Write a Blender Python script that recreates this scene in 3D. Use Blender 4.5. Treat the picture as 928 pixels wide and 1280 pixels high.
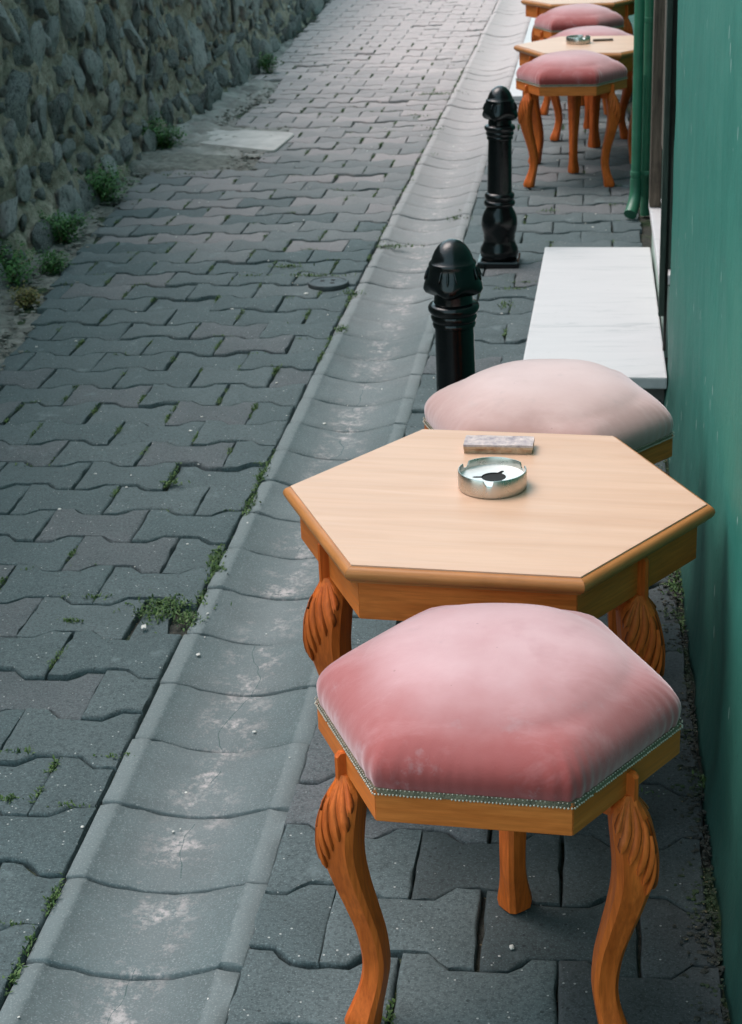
import bpy, bmesh, math, random
from mathutils import Vector, Matrix, noise

# ------------------------------------------------------------------ clear
for o in list(bpy.data.objects):
    bpy.data.objects.remove(o)
scene = bpy.context.scene
COL = scene.collection
R = math.radians
rnd = random.Random(7)

# ------------------------------------------------------------------ camera
CAM_H = 1.5
F_PX, VP, ROLL = 2080.0, (745.0, -245.0), 0.012
CX, CY = 464.0, 640.0
d = Vector(((VP[0] - CX) / F_PX, (VP[1] - CY) / F_PX, 1.0)).normalized()
up0 = Vector((math.sin(ROLL), -math.cos(ROLL), 0))
zc = (up0 - d * up0.dot(d)).normalized()
xc = d.cross(zc)
ROWS = [Vector((xc[i], d[i], zc[i])) for i in range(3)]      # camera right, down, forward in world axes
cam_data = bpy.data.cameras.new('camera')
cam = bpy.data.objects.new('camera', cam_data)
COL.objects.link(cam)
m3 = Matrix((ROWS[0], -ROWS[1], -ROWS[2])).transposed()
cam.matrix_world = Matrix.Translation((0, 0, CAM_H)) @ m3.to_4x4()
cam_data.sensor_fit = 'VERTICAL'
cam_data.sensor_height = 36
cam_data.lens = F_PX / 1280 * 36
cam_data.clip_start = 0.05
cam_data.clip_end = 500
cam_data.dof.use_dof = True
cam_data.dof.focus_distance = 2.35
cam_data.dof.aperture_fstop = 16
scene.camera = cam

def project(p):
    q = Vector(p) - Vector((0, 0, CAM_H))
    z = ROWS[2].dot(q)
    if z < 0.1:
        return None
    return CX + F_PX * ROWS[0].dot(q) / z, CY + F_PX * ROWS[1].dot(q) / z
def in_frame(p, m=20):
    q = project(p)
    return q is not None and -m < q[0] < 928 + m and -m < q[1] < 1280 + m
def unproject(px, py, h=0.0):
    v = ROWS[0] * ((px - CX) / F_PX) + ROWS[1] * ((py - CY) / F_PX) + ROWS[2]
    t = (h - CAM_H) / v.z
    return Vector((0, 0, CAM_H)) + v * t

# ------------------------------------------------------------------ sky, sun, exposure
SUN_EL, SUN_AZ = 64.0, 288.0        # azimuth clockwise from +Y
world = bpy.data.worlds.new('World')
scene.world = world
world.use_nodes = True
wn = world.node_tree.nodes
wl = world.node_tree.links
bg = wn['Background']
sky = wn.new('ShaderNodeTexSky')
sky.sky_type = 'NISHITA'
sky.sun_disc = False
sky.sun_elevation = R(SUN_EL)
sky.sun_rotation = R(SUN_AZ)
sky.air_density = 1.0
sky.dust_density = 2.5
sky.ozone_density = 1.0
hs = wn.new('ShaderNodeHueSaturation')
hs.inputs['Saturation'].default_value = 0.82
hs.inputs['Hue'].default_value = 0.44
wl.new(sky.outputs[0], hs.inputs['Color'])
wl.new(hs.outputs[0], bg.inputs['Color'])
bg.inputs['Strength'].default_value = 0.15
sun_d = bpy.data.lights.new('sun', 'SUN')
sun_d.energy = 0.6
sun_d.angle = R(35)
sun_d.color = (1.0, 0.95, 0.88)
sun = bpy.data.objects.new('sun', sun_d)
COL.objects.link(sun)
sd = Vector((math.sin(R(SUN_AZ)) * math.cos(R(SUN_EL)), math.cos(R(SUN_AZ)) * math.cos(R(SUN_EL)), math.sin(R(SUN_EL))))
sun.rotation_euler = sd.to_track_quat('Z', 'Y').to_euler()
sun.location = (0, 0, 8)
vs = scene.view_settings
vs.view_transform = 'Standard'
vs.look = 'None'
vs.exposure = 1.24
vs.gamma = 1.0
vs.use_curve_mapping = False
scene.cycles.max_bounces = 6
scene.cycles.diffuse_bounces = 3
scene.cycles.glossy_bounces = 2

# ------------------------------------------------------------------ object helpers
def tag(o, label=None, cat=None, group=None, kind=None):
    if label: o['label'] = label
    if cat: o['category'] = cat
    if group: o['group'] = group
    if kind: o['kind'] = kind
    return o
def empty(name, loc=(0, 0, 0), rz=0):
    o = bpy.data.objects.new(name, None)
    o.empty_display_size = 0.05
    o.location = loc
    o.rotation_euler = (0, 0, rz)
    COL.objects.link(o)
    return o
def link(name, me, mat=None, parent=None, loc=None, rot=None, scale=None):
    o = bpy.data.objects.new(name, me)
    if mat and not me.materials:
        me.materials.append(mat)
    COL.objects.link(o)
    if parent: o.parent = parent
    if loc is not None: o.location = loc
    if rot is not None: o.rotation_euler = rot
    if scale is not None: o.scale = scale
    return o
def mesh(name, V, F, smooth=False, recalc=True):
    me = bpy.data.meshes.new(name)
    me.from_pydata([tuple(v) for v in V], [], F)
    if recalc:
        bm = bmesh.new(); bm.from_mesh(me)
        bmesh.ops.recalc_face_normals(bm, faces=bm.faces)
        bm.to_mesh(me); bm.free()
    if smooth:
        me.polygons.foreach_set('use_smooth', [True] * len(me.polygons))
    me.update()
    return me
def smooth_by_angle(me, deg=40):
    me.polygons.foreach_set('use_smooth', [True] * len(me.polygons))
    bm = bmesh.new(); bm.from_mesh(me)
    a = R(deg)
    for e in bm.edges:
        e.smooth = not (len(e.link_faces) == 2 and e.calc_face_angle(0) > a)
    bm.to_mesh(me); bm.free()
    return me
def copy_tree(o, parent=None):
    c = o.copy(); COL.objects.link(c)
    c.parent = parent
    for ch in [x for x in bpy.data.objects if x.parent == o]:
        copy_tree(ch, c)
    return c
class MB:
    def __init__(s): s.V = []; s.F = []
    def box(s, x0, x1, y0, y1, z0, z1, M=None):
        b = len(s.V)
        P = [Vector((x, y, z)) for z in (z0, z1) for y in (y0, y1) for x in (x0, x1)]
        s.V += [M @ p if M else p for p in P]
        s.F += [tuple(b + i for i in f) for f in ((0, 2, 3, 1), (4, 5, 7, 6), (0, 1, 5, 4), (2, 6, 7, 3), (0, 4, 6, 2), (1, 3, 7, 5))]
    def rings(s, rings, closed=True, cap0=True, cap1=True):
        b = len(s.V); n = len(rings[0])
        for r in rings: s.V += r
        for i in range(len(rings) - 1):
            for j in range(n if closed else n - 1):
                k = (j + 1) % n
                s.F.append((b + i * n + j, b + i * n + k, b + (i + 1) * n + k, b + (i + 1) * n + j))
        if cap0: s.F.append(tuple(b + j for j in range(n))[::-1])
        if cap1: s.F.append(tuple(b + (len(rings) - 1) * n + j for j in range(n)))
    def lathe(s, prof, n=32, c=(0, 0), cap0=True, cap1=True):
        s.rings([[Vector((c[0] + r * math.cos(2 * math.pi * j / n), c[1] + r * math.sin(2 * math.pi * j / n), z)) for j in range(n)] for r, z in prof], True, cap0, cap1)
    def tube(s, pts, rad, n=16):
        pts = [Vector(p) for p in pts]
        rs = []
        for i, p in enumerate(pts):
            t = (pts[min(i + 1, len(pts) - 1)] - pts[max(i - 1, 0)]).normalized()
            a = t.cross(Vector((0.31, 0.77, 0.13))).normalized(); b2 = t.cross(a)
            r = rad[i] if isinstance(rad, (list, tuple)) else rad
            rs.append([p + (a * math.cos(2 * math.pi * j / n) + b2 * math.sin(2 * math.pi * j / n)) * r for j in range(n)])
        s.rings(rs)
    def build(s, name, mat, parent=None, smooth=None, bevel=0, **k):
        me = mesh(name, s.V, s.F)
        if bevel:
            bm = bmesh.new(); bm.from_mesh(me)
            bmesh.ops.bevel(bm, geom=[e for e in bm.edges if len(e.link_faces) == 2 and e.calc_face_angle(0) > R(30)], offset=bevel, segments=2, affect='EDGES', profile=0.6)
            bm.to_mesh(me); bm.free()
        if smooth: smooth_by_angle(me, smooth)
        return link(name, me, mat, parent, **k)

# ------------------------------------------------------------------ material helpers
class NT:
    def __init__(s, name):
        s.m = bpy.data.materials.new(name); s.m.use_nodes = True
        s.n = s.m.node_tree.nodes; s.l = s.m.node_tree.links
        s.p = s.n['Principled BSDF']
    def put(s, sock, v):
        if v is None: return
        if hasattr(v, 'is_linked'): s.l.new(v, sock)
        else:
            if isinstance(v, (tuple, list)) and len(v) == 3 and sock.type == 'RGBA': v = (*v, 1)
            sock.default_value = v
    def set(s, **k):
        names = {'color': 'Base Color', 'rough': 'Roughness', 'metal': 'Metallic', 'normal': 'Normal', 'spec': 'Specular IOR Level', 'coat': 'Coat Weight', 'coat_rough': 'Coat Roughness', 'sheen': 'Sheen Weight', 'sheen_rough': 'Sheen Roughness', 'sheen_tint': 'Sheen Tint', 'trans': 'Transmission Weight', 'sss': 'Subsurface Weight'}
        for a, b in k.items(): s.put(s.p.inputs[names[a]], b)
        return s.m
    def coord(s, which='Object', scale=None, rand=False, loc=None):
        c = s.n.new('ShaderNodeTexCoord').outputs[which]
        if rand:
            oi = s.n.new('ShaderNodeObjectInfo').outputs['Random']
            ri = s.n.new('ShaderNodeNewGeometry').outputs['Random Per Island']
            c = s.vmath('ADD', c, s.math('MULTIPLY', s.math('ADD', oi, ri), 37.0))
        if scale or loc:
            mp = s.n.new('ShaderNodeMapping')
            s.l.new(c, mp.inputs[0])
            if scale: mp.inputs['Scale'].default_value = scale
            if loc: mp.inputs['Location'].default_value = loc
            c = mp.outputs[0]
        return c
    def pos(s): return s.n.new('ShaderNodeNewGeometry').outputs['Position']
    def random(s):
        oi = s.n.new('ShaderNodeObjectInfo').outputs['Random']
        ri = s.n.new('ShaderNodeNewGeometry').outputs['Random Per Island']
        return s.math('FRACT', s.math('ADD', oi, s.math('MULTIPLY', ri, 3.7)))
    def noise(s, v, scale=5, detail=4, rough=0.55, dist=0.0, out=0):
        t = s.n.new('ShaderNodeTexNoise')
        s.put(t.inputs['Vector'], v)
        t.inputs['Scale'].default_value = scale; t.inputs['Detail'].default_value = detail
        t.inputs['Roughness'].default_value = rough; t.inputs['Distortion'].default_value = dist
        return t.outputs[out]
    def voro(s, v, scale=5, feature='F1', out=0, rnd_=1.0):
        t = s.n.new('ShaderNodeTexVoronoi'); t.feature = feature
        s.put(t.inputs['Vector'], v); t.inputs['Scale'].default_value = scale
        t.inputs['Randomness'].default_value = rnd_
        return t.outputs[out]
    def ramp(s, f, *stops, interp='LINEAR'):
        t = s.n.new('ShaderNodeValToRGB'); t.color_ramp.interpolation = interp
        s.put(t.inputs[0], f); e = t.color_ramp.elements
        while len(e) < len(stops): e.new(0.5)
        for el, (p, c) in zip(e, stops):
            el.position = p
            el.color = (*c, 1) if isinstance(c, (tuple, list)) else (c, c, c, 1)
        return t.outputs[0]
    def mix(s, f, a, b, mode='MIX'):
        t = s.n.new('ShaderNodeMix'); t.data_type = 'RGBA'; t.blend_type = mode
        s.put(t.inputs[0], f); s.put(t.inputs[6], a); s.put(t.inputs[7], b)
        return t.outputs[2]
    def math(s, op, a, b=None, clamp=False):
        t = s.n.new('ShaderNodeMath'); t.operation = op; t.use_clamp = clamp
        s.put(t.inputs[0], a)
        if b is not None: s.put(t.inputs[1], b)
        return t.outputs[0]
    def vmath(s, op, a, b):
        t = s.n.new('ShaderNodeVectorMath'); t.operation = op
        s.put(t.inputs[0], a); s.put(t.inputs[1], b)
        return t.outputs[0]
    def sep(s, v):
        t = s.n.new('ShaderNodeSeparateXYZ'); s.put(t.inputs[0], v)
        return t.outputs
    def bump(s, h, strength=0.3, dist=0.01, n=None):
        t = s.n.new('ShaderNodeBump'); t.inputs['Strength'].default_value = strength
        t.inputs['Distance'].default_value = dist
        s.put(t.inputs['Height'], h)
        if n is not None: s.put(t.inputs['Normal'], n)
        return t.outputs[0]

def concrete(name, c0, c1, speck=0.5, tint=None, bump=0.45, age_light=0.9):
    t = NT(name)
    v = t.coord('Object', rand=True)
    big = t.noise(v, 6, 3)
    fine = t.noise(v, 160, 3, 0.7)
    col = t.ramp(t.random(), (0.0, c0), (1.0, c1))
    if tint: col = t.mix(t.math('GREATER_THAN', t.random(), 0.76), col, tint)
    col = t.mix(t.ramp(big, (0.3, 0.0), (0.75, 0.45)), col, tuple(x * 0.62 for x in c0))
    col = t.mix(t.ramp(fine, (0.34, 0.75), (0.56, 0.0)), col, tuple(x * 0.4 for x in c0))
    col = t.mix(t.ramp(t.noise(v, 330, 2, 0.6), (0.55, 0.0), (0.72, 0.45)), col, tuple(min(1, x * 2.1) for x in c1))
    pits = t.math('MULTIPLY', t.math('LESS_THAN', t.voro(v, 48), 0.13), t.math('GREATER_THAN', t.noise(v, 23, 2), 0.55))
    col = t.mix(t.math('MULTIPLY', pits, 0.7), col, tuple(x * 0.25 for x in c0))
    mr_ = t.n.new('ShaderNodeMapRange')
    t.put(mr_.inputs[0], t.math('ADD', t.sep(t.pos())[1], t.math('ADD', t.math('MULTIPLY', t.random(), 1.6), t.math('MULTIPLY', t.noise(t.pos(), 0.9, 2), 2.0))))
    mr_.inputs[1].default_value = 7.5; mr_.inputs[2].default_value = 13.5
    col = t.mix(t.math('MULTIPLY', mr_.outputs[0], age_light), col, t.mix(fine, (0.38, 0.335, 0.33), (0.58, 0.485, 0.47)))   # worn pinkish pavers up the lane, with brighter far light painted in
    sp = t.voro(v, 75)
    spm = t.math('MULTIPLY', t.math('LESS_THAN', sp, 0.13), t.math('GREATER_THAN', t.noise(v, 34, 2), 0.56))
    col = t.mix(t.math('MULTIPLY', spm, speck), col, (0.55, 0.55, 0.52))
    stn = t.ramp(t.noise(v, 11, 5, 0.65), (0.62, 0.0), (0.72, 0.5))
    col = t.mix(stn, col, tuple(min(1, x * 1.55) for x in c1))
    h = t.math('ADD', t.math('MULTIPLY', fine, 0.5), t.math('MULTIPLY', t.noise(v, 45, 3), 0.8))
    return t.set(color=col, rough=t.ramp(fine, (0.2, 0.72), (0.8, 0.95)), normal=t.bump(h, bump, 0.004), spec=0.35)

M = {}
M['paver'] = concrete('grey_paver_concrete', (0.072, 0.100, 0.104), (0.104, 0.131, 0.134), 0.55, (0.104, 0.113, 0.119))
M['paver_side'] = concrete('pavement_paver_concrete', (0.075, 0.102, 0.106), (0.106, 0.132, 0.135), 0.55, (0.112, 0.118, 0.124), age_light=0.25)
M['paver_grimy_shade'] = concrete('grimy_shaded_paver_concrete', (0.045, 0.060, 0.062), (0.066, 0.080, 0.082), 0.4, (0.062, 0.070, 0.073))  # grimy pavers, darkened further with contact shade in the colour

def gutter_mat():
    t = NT('gutter_concrete')
    v = t.coord('Object', rand=True)
    lx = t.sep(t.coord('Object'))[0]
    fine = t.noise(v, 170, 3, 0.7)
    big = t.noise(v, 9, 4)
    col = t.ramp(t.random(), (0, (0.095, 0.126, 0.129)), (1, (0.128, 0.158, 0.161)))
    col = t.mix(t.ramp(big, (0.35, 0.45), (0.6, 0.0)), col, (0.08, 0.096, 0.097))
    col = t.mix(t.ramp(fine, (0.32, 0.4), (0.6, 0.0)), col, (0.06, 0.068, 0.07))
    # worn lighter rims
    ax = t.math('ABSOLUTE', lx)
    rim = t.ramp(t.math('ADD', ax, t.math('MULTIPLY', t.noise(v, 60, 4, 0.7), 0.016)), (0.133, 0.0), (0.138, 0.34))
    col = t.mix(rim, col, (0.23, 0.26, 0.26))
    # lime deposit along the bottom of the channel
    cen = t.ramp(ax, (0.0, 1.0), (0.075, 0.0))
    pos = t.pos()
    dep = t.math('MULTIPLY', cen, t.ramp(t.noise(pos, 17, 6, 0.72), (0.5, 0.0), (0.63, 1.0)))
    dep = t.math('MULTIPLY', dep, t.ramp(t.noise(pos, 90, 3, 0.7), (0.38, 0.0), (0.55, 0.85)))
    col = t.mix(dep, col, (0.55, 0.47, 0.45))
    pale = t.math('MULTIPLY', t.ramp(ax, (0.0, 0.55), (0.12, 0.0)), t.noise(pos, 5, 3))
    col = t.mix(pale, col, (0.27, 0.28, 0.28))
    # greenish black hairline runs
    crack = t.math('LESS_THAN', t.math('ABSOLUTE', t.math('SUBTRACT', lx, t.math('MULTIPLY', t.math('SUBTRACT', t.noise(pos, 3.2, 3), 0.5), 0.16))), 0.0008)
    crack = t.math('MULTIPLY', crack, t.math('GREATER_THAN', t.noise(pos, 4, 2), 0.5))
    col = t.mix(t.math('MULTIPLY', crack, 0.7), col, (0.03, 0.07, 0.07))
    col = t.mix(t.ramp(t.noise(v, 330, 2, 0.6), (0.55, 0.0), (0.72, 0.4)), col, (0.36, 0.39, 0.39))
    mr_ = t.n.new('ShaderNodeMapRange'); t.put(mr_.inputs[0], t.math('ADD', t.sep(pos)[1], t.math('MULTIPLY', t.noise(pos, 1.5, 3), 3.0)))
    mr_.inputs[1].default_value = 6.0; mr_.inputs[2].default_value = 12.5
    col = t.mix(t.math('MULTIPLY', mr_.outputs[0], 0.85), col, t.mix(fine, (0.39, 0.35, 0.345), (0.58, 0.50, 0.485)))   # paler concrete up the lane, the brighter far light painted in
    h = t.math('ADD', t.math('MULTIPLY', fine, 0.5), t.noise(v, 50, 3))
    return t.set(color=col, rough=0.86, normal=t.bump(h, 0.35, 0.004), spec=0.35)
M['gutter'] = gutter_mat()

def soil_mat(name='joint_soil', green=0.5):
    t = NT(name)
    v = t.pos()
    a = t.noise(v, 60, 4, 0.7)
    col = t.ramp(a, (0.3, (0.018, 0.02, 0.018)), (0.7, (0.07, 0.07, 0.06)))
    g = t.math('MULTIPLY', t.ramp(t.noise(v, 5.5, 4, 0.65), (0.48, 0.0), (0.62, 1.0)), green)
    col = t.mix(g, col, t.ramp(a, (0.3, (0.015, 0.05, 0.014)), (0.7, (0.06, 0.12, 0.03))))
    straw = t.math('GREATER_THAN', t.noise(v, 140, 2), 0.68)
    col = t.mix(t.math('MULTIPLY', straw, 0.6), col, (0.28, 0.22, 0.13))
    return t.set(color=col, rough=0.95, normal=t.bump(a, 0.8, 0.01), spec=0.2)
M['soil'] = soil_mat()

def ground_mat():
    t = NT('rubble_ground')
    v = t.pos()
    a = t.noise(v, 22, 6, 0.7)
    col = t.ramp(a, (0.3, (0.10, 0.10, 0.085)), (0.7, (0.30, 0.29, 0.26)))
    return t.set(color=col, rough=0.95, normal=t.bump(a, 0.9, 0.03))
M['ground'] = ground_mat()

def stone_mat():
    t = NT('weathered_wall_stone')
    v = t.coord('Object', rand=True)
    n1 = t.noise(v, 5, 6, 0.7)
    n2 = t.noise(v, 28, 5, 0.75)
    rr = t.random()
    dark = t.ramp(rr, (0, (0.07, 0.082, 0.084)), (0.4, (0.19, 0.21, 0.205)), (0.7, (0.42, 0.43, 0.41)), (1.0, (0.62, 0.61, 0.58)))
    col = t.mix(t.ramp(n2, (0.40, 0.0), (0.62, 1.0)), dark, (0.54, 0.56, 0.54))
    col = t.mix(t.ramp(n1, (0.33, 0.75), (0.5, 0.0)), col, (0.035, 0.045, 0.046))
    li = t.math('MULTIPLY', t.ramp(t.noise(v, 11, 5, 0.7), (0.55, 0.0), (0.63, 0.9)), t.ramp(rr, (0.2, 0.3), (0.9, 1.0)))
    col = t.mix(li, col, (0.56, 0.58, 0.55))
    h = t.math('ADD', n1, t.math('MULTIPLY', n2, 0.5))
    return t.set(color=col, rough=0.9, normal=t.bump(h, 1.0, 0.05), spec=0.3)
M['stone'] = stone_mat()
def mortar_mat():
    t = NT('old_lime_mortar')
    v = t.pos()
    a = t.noise(v, 14, 6, 0.72)
    b = t.noise(v, 2.2, 3)
    col = t.ramp(a, (0.3, (0.28, 0.235, 0.175)), (0.72, (0.70, 0.63, 0.51)))
    col = t.mix(t.ramp(b, (0.45, 0.0), (0.7, 0.45)), col, (0.24, 0.225, 0.19))
    g2 = t.noise(v, 55, 5, 0.75)
    col = t.mix(t.ramp(g2, (0.36, 0.5), (0.48, 0.0)), col, (0.09, 0.08, 0.06))
    return t.set(color=col, rough=0.95, normal=t.bump(t.math('ADD', a, t.math('MULTIPLY', g2, 0.5)), 1.0, 0.05), spec=0.2)
M['mortar'] = mortar_mat()

def green_paint():
    t = NT('green_painted_plaster')
    v = t.pos()
    streak = t.noise(t.vmath('MULTIPLY', v, (1, 6, 0.9)), 1.4, 6, 0.7)
    blot = t.noise(v, 3.5, 5, 0.65)
    fine = t.noise(v, 220, 2)
    col = t.ramp(streak, (0.3, (0.022, 0.150, 0.115)), (0.7, (0.030, 0.168, 0.130)))
    col = t.mix(t.ramp(blot, (0.45, 0.0), (0.75, 0.6)), col, (0.060, 0.20, 0.155))
    z = t.sep(v)[2]
    grime_shade = t.math('MULTIPLY', t.ramp(t.math('ADD', z, t.math('MULTIPLY', t.noise(v, 7, 5, 0.7), 0.25)), (0.10, 0.95), (0.30, 0.45), (0.62, 0.0)), 0.85)
    col = t.mix(grime_shade, col, (0.022, 0.045, 0.04))  # wall-foot grime, carried higher to paint in the occlusion shade
    # small chips and pits
    chipv = t.vmath('MULTIPLY', v, (0, 1.7, 0.5))
    flatv = t.vmath('MULTIPLY', v, (0, 1, 1))
    chip = t.math('MULTIPLY', t.math('LESS_THAN', t.math('ADD', t.voro(chipv, 15), t.math('MULTIPLY', t.noise(v, 60, 3), 0.08)), 0.125), t.math('GREATER_THAN', t.noise(v, 5, 2), 0.53))
    col = t.mix(t.math('MULTIPLY', chip, 0.9), col, (0.42, 0.50, 0.46))
    pit = t.math('MULTIPLY', t.math('LESS_THAN', t.voro(flatv, 36), 0.09), t.math('GREATER_THAN', t.noise(v, 6, 2), 0.54))
    col = t.mix(t.math('MULTIPLY', pit, 0.8), col, (0.01, 0.03, 0.03))
    h = t.math('ADD', t.math('MULTIPLY', t.noise(v, 9, 4), 1.2), t.math('MULTIPLY', fine, 0.15))
    h = t.math('SUBTRACT', h, t.math('MULTIPLY', chip, 0.15))
    return t.set(color=col, rough=t.ramp(blot, (0.3, 0.5), (0.7, 0.7)), spec=0.2, normal=t.bump(h, 0.35, 0.012))
M['green'] = green_paint()
def simple(name, col, rough=0.5, metal=0.0, bump=0.0, bscale=60, var=0.25, coat=0.0, coordt='Object'):
    t = NT(name)
    v = t.coord(coordt)
    n = t.noise(v, bscale, 4, 0.65)
    c = t.mix(t.ramp(t.noise(v, bscale * 0.18, 4), (0.3, 0.0), (0.75, 1.0)), tuple(x * (1 - var) for x in col), tuple(min(1, x * (1 + var)) for x in col))
    return t.set(color=c, rough=t.ramp(n, (0.25, max(0.02, rough - 0.08)), (0.75, min(1, rough + 0.08))), metal=metal, coat=coat, normal=t.bump(n, bump, 0.004) if bump else None)
M['pipe'] = simple('green_pipe_paint', (0.035, 0.15, 0.085), 0.38, bump=0.12)
M['black_iron'] = simple('black_gloss_painted_iron', (0.0025, 0.0035, 0.004), 0.2, bump=0.22, bscale=38, coat=0.0)
M['black_iron'].node_tree.nodes['Principled BSDF'].inputs['Specular IOR Level'].default_value = 0.42
M['old_wood'] = simple('weathered_brown_wood', (0.10, 0.075, 0.055), 0.8, bump=0.6, bscale=40, var=0.5)
M['dark_board'] = simple('faded_dark_green_board', (0.035, 0.055, 0.045), 0.65, bump=0.4, bscale=50, var=0.4)
M['dark_door'] = simple('dark_door_wood', (0.02, 0.016, 0.013), 0.55, var=0.4)
M['steel'] = simple('brushed_steel', (0.55, 0.52, 0.47), 0.3, metal=1.0, var=0.06)
M['satin'] = simple('satin_steel', (0.78, 0.77, 0.75), 0.5, metal=0.55, var=0.05)
M['black_hole'] = simple('hole_shade_black', (0.006, 0.006, 0.006), 0.8)  # black discs stand in for shade inside the ashtray well and lid holes
M['cover_iron'] = simple('dull_cast_iron', (0.05, 0.06, 0.063), 0.55, metal=0.3, bump=0.4, bscale=70, var=0.4)
M['plate'] = simple('pale_cement_plate', (0.46, 0.43, 0.41), 0.85, bump=0.3, bscale=50, var=0.2)
M['cement'] = simple('crumbled_cement', (0.26, 0.25, 0.23), 0.92, bump=1.0, bscale=30, var=0.4)
M['chip'] = simple('pale_litter_chips', (0.55, 0.53, 0.49), 0.8)
M['twig'] = simple('dry_straw', (0.26, 0.19, 0.11), 0.9, var=0.4)
M['plaster'] = simple('pale_green_plaster', (0.30, 0.38, 0.33), 0.9, bump=0.7, bscale=25, var=0.35)
M['braid'] = simple('grey_green_braid', (0.17, 0.145, 0.095), 0.85, bump=0.8, bscale=260, var=0.4)
M['nail'] = simple('silvery_beads', (0.50, 0.45, 0.37), 0.4, metal=0.35, var=0.1)
def brick_mat():
    t = NT('worn_tile_offcut')
    v = t.coord('Object')
    n = t.noise(v, 45, 5, 0.7)
    z = t.sep(v)[2]
    side = t.ramp(n, (0.3, (0.33, 0.17, 0.09)), (0.7, (0.62, 0.45, 0.31)))
    top = t.ramp(t.noise(v, 60, 4, 0.7), (0.35, (0.29, 0.25, 0.27)), (0.65, (0.60, 0.50, 0.47)))
    return t.set(color=t.mix(t.math('GREATER_THAN', z, 0.0125), side, top), rough=0.9, normal=t.bump(n, 0.7, 0.005))
M['tile'] = brick_mat()
def marble():
    t = NT('pale_marble')
    v = t.pos()
    w = t.noise(t.vmath('MULTIPLY', v, (1.2, 7, 3)), 3.0, 7, 0.68, 0.6)
    col = t.ramp(w, (0.26, (0.36, 0.365, 0.365)), (0.42, (0.52, 0.505, 0.50)), (0.7, (0.56, 0.54, 0.535)))
    d2 = t.ramp(t.noise(v, 30, 5, 0.7), (0.62, 0.0), (0.75, 0.5))
    col = t.mix(d2, col, (0.42, 0.41, 0.39))
    return t.set(color=col, rough=0.5, normal=t.bump(t.noise(v, 60, 3), 0.08, 0.003))
M['marble'] = marble()

def wood(name, c0, c1, rough, axis='X', coat=0.25, grain=1.0, scale=1.0, glaze=False):
    t = NT(name)
    st = {'X': (1.2, 16, 16), 'Z': (16, 16, 1.2)}[axis]
    v = t.coord('Object', scale=tuple(s * scale for s in st), rand=True)
    n = t.noise(v, 2.2, 6, 0.62, 0.8)
    f = t.noise(v, 14, 3, 0.6)
    col = t.ramp(n, (0.3, c0), (0.68, c1))
    col = t.mix(t.math('MULTIPLY', t.ramp(f, (0.35, 0.5), (0.6, 0.0)), grain * 0.6), col, tuple(x * 0.6 for x in c0))
    if glaze:
        at = t.n.new('ShaderNodeAttribute'); at.attribute_name = 'glaze'
        col = t.mix(t.math('MULTIPLY', at.outputs['Fac'], 0.92), col, (0.035, 0.010, 0.004))    # dark stain left in the cuts
    blot = t.noise(t.coord('Object', rand=True), 9, 4, 0.6)
    col = t.mix(t.ramp(blot, (0.55, 0.0), (0.8, 0.35 * grain)), col, tuple(x * 0.45 for x in c0))
    return t.set(color=col, rough=t.ramp(f, (0.3, rough - 0.06), (0.7, rough + 0.1)), coat=coat, coat_rough=0.3, spec=0.25, normal=t.bump(t.math('ADD', n, t.math('MULTIPLY', f, 0.3)), 0.1 * grain, 0.003))
M['old_wood'] = wood('weathered_brown_wood', (0.035, 0.026, 0.02), (0.17, 0.135, 0.10), 0.8, 'Z', coat=0.0, grain=1.6)
M['dark_board'] = wood('faded_dark_green_board', (0.02, 0.032, 0.026), (0.085, 0.10, 0.08), 0.7, 'Z', coat=0.0, grain=1.6)
M['wood'] = wood('orange_varnished_wood', (0.50, 0.120, 0.018), (0.70, 0.205, 0.042), 0.46, coat=0.0, grain=1.3)
M['wood_leg'] = wood('orange_varnished_leg_wood', (0.46, 0.086, 0.011), (0.74, 0.170, 0.028), 0.46, 'Z', coat=0.0, grain=1.5)
M['wood_carved'] = wood('carved_varnished_wood', (0.50, 0.092, 0.012), (0.72, 0.165, 0.028), 0.46, 'Z', coat=0.0, grain=1.3, glaze=True)
M['wood_edge'] = wood('honey_edge_wood', (0.36, 0.135, 0.036), (0.50, 0.205, 0.065), 0.4, coat=0.1)
M['wood_top'] = wood('pale_table_veneer', (0.54, 0.325, 0.215), (0.62, 0.40, 0.28), 0.44, coat=0.2, grain=0.24, scale=0.8)

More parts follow.
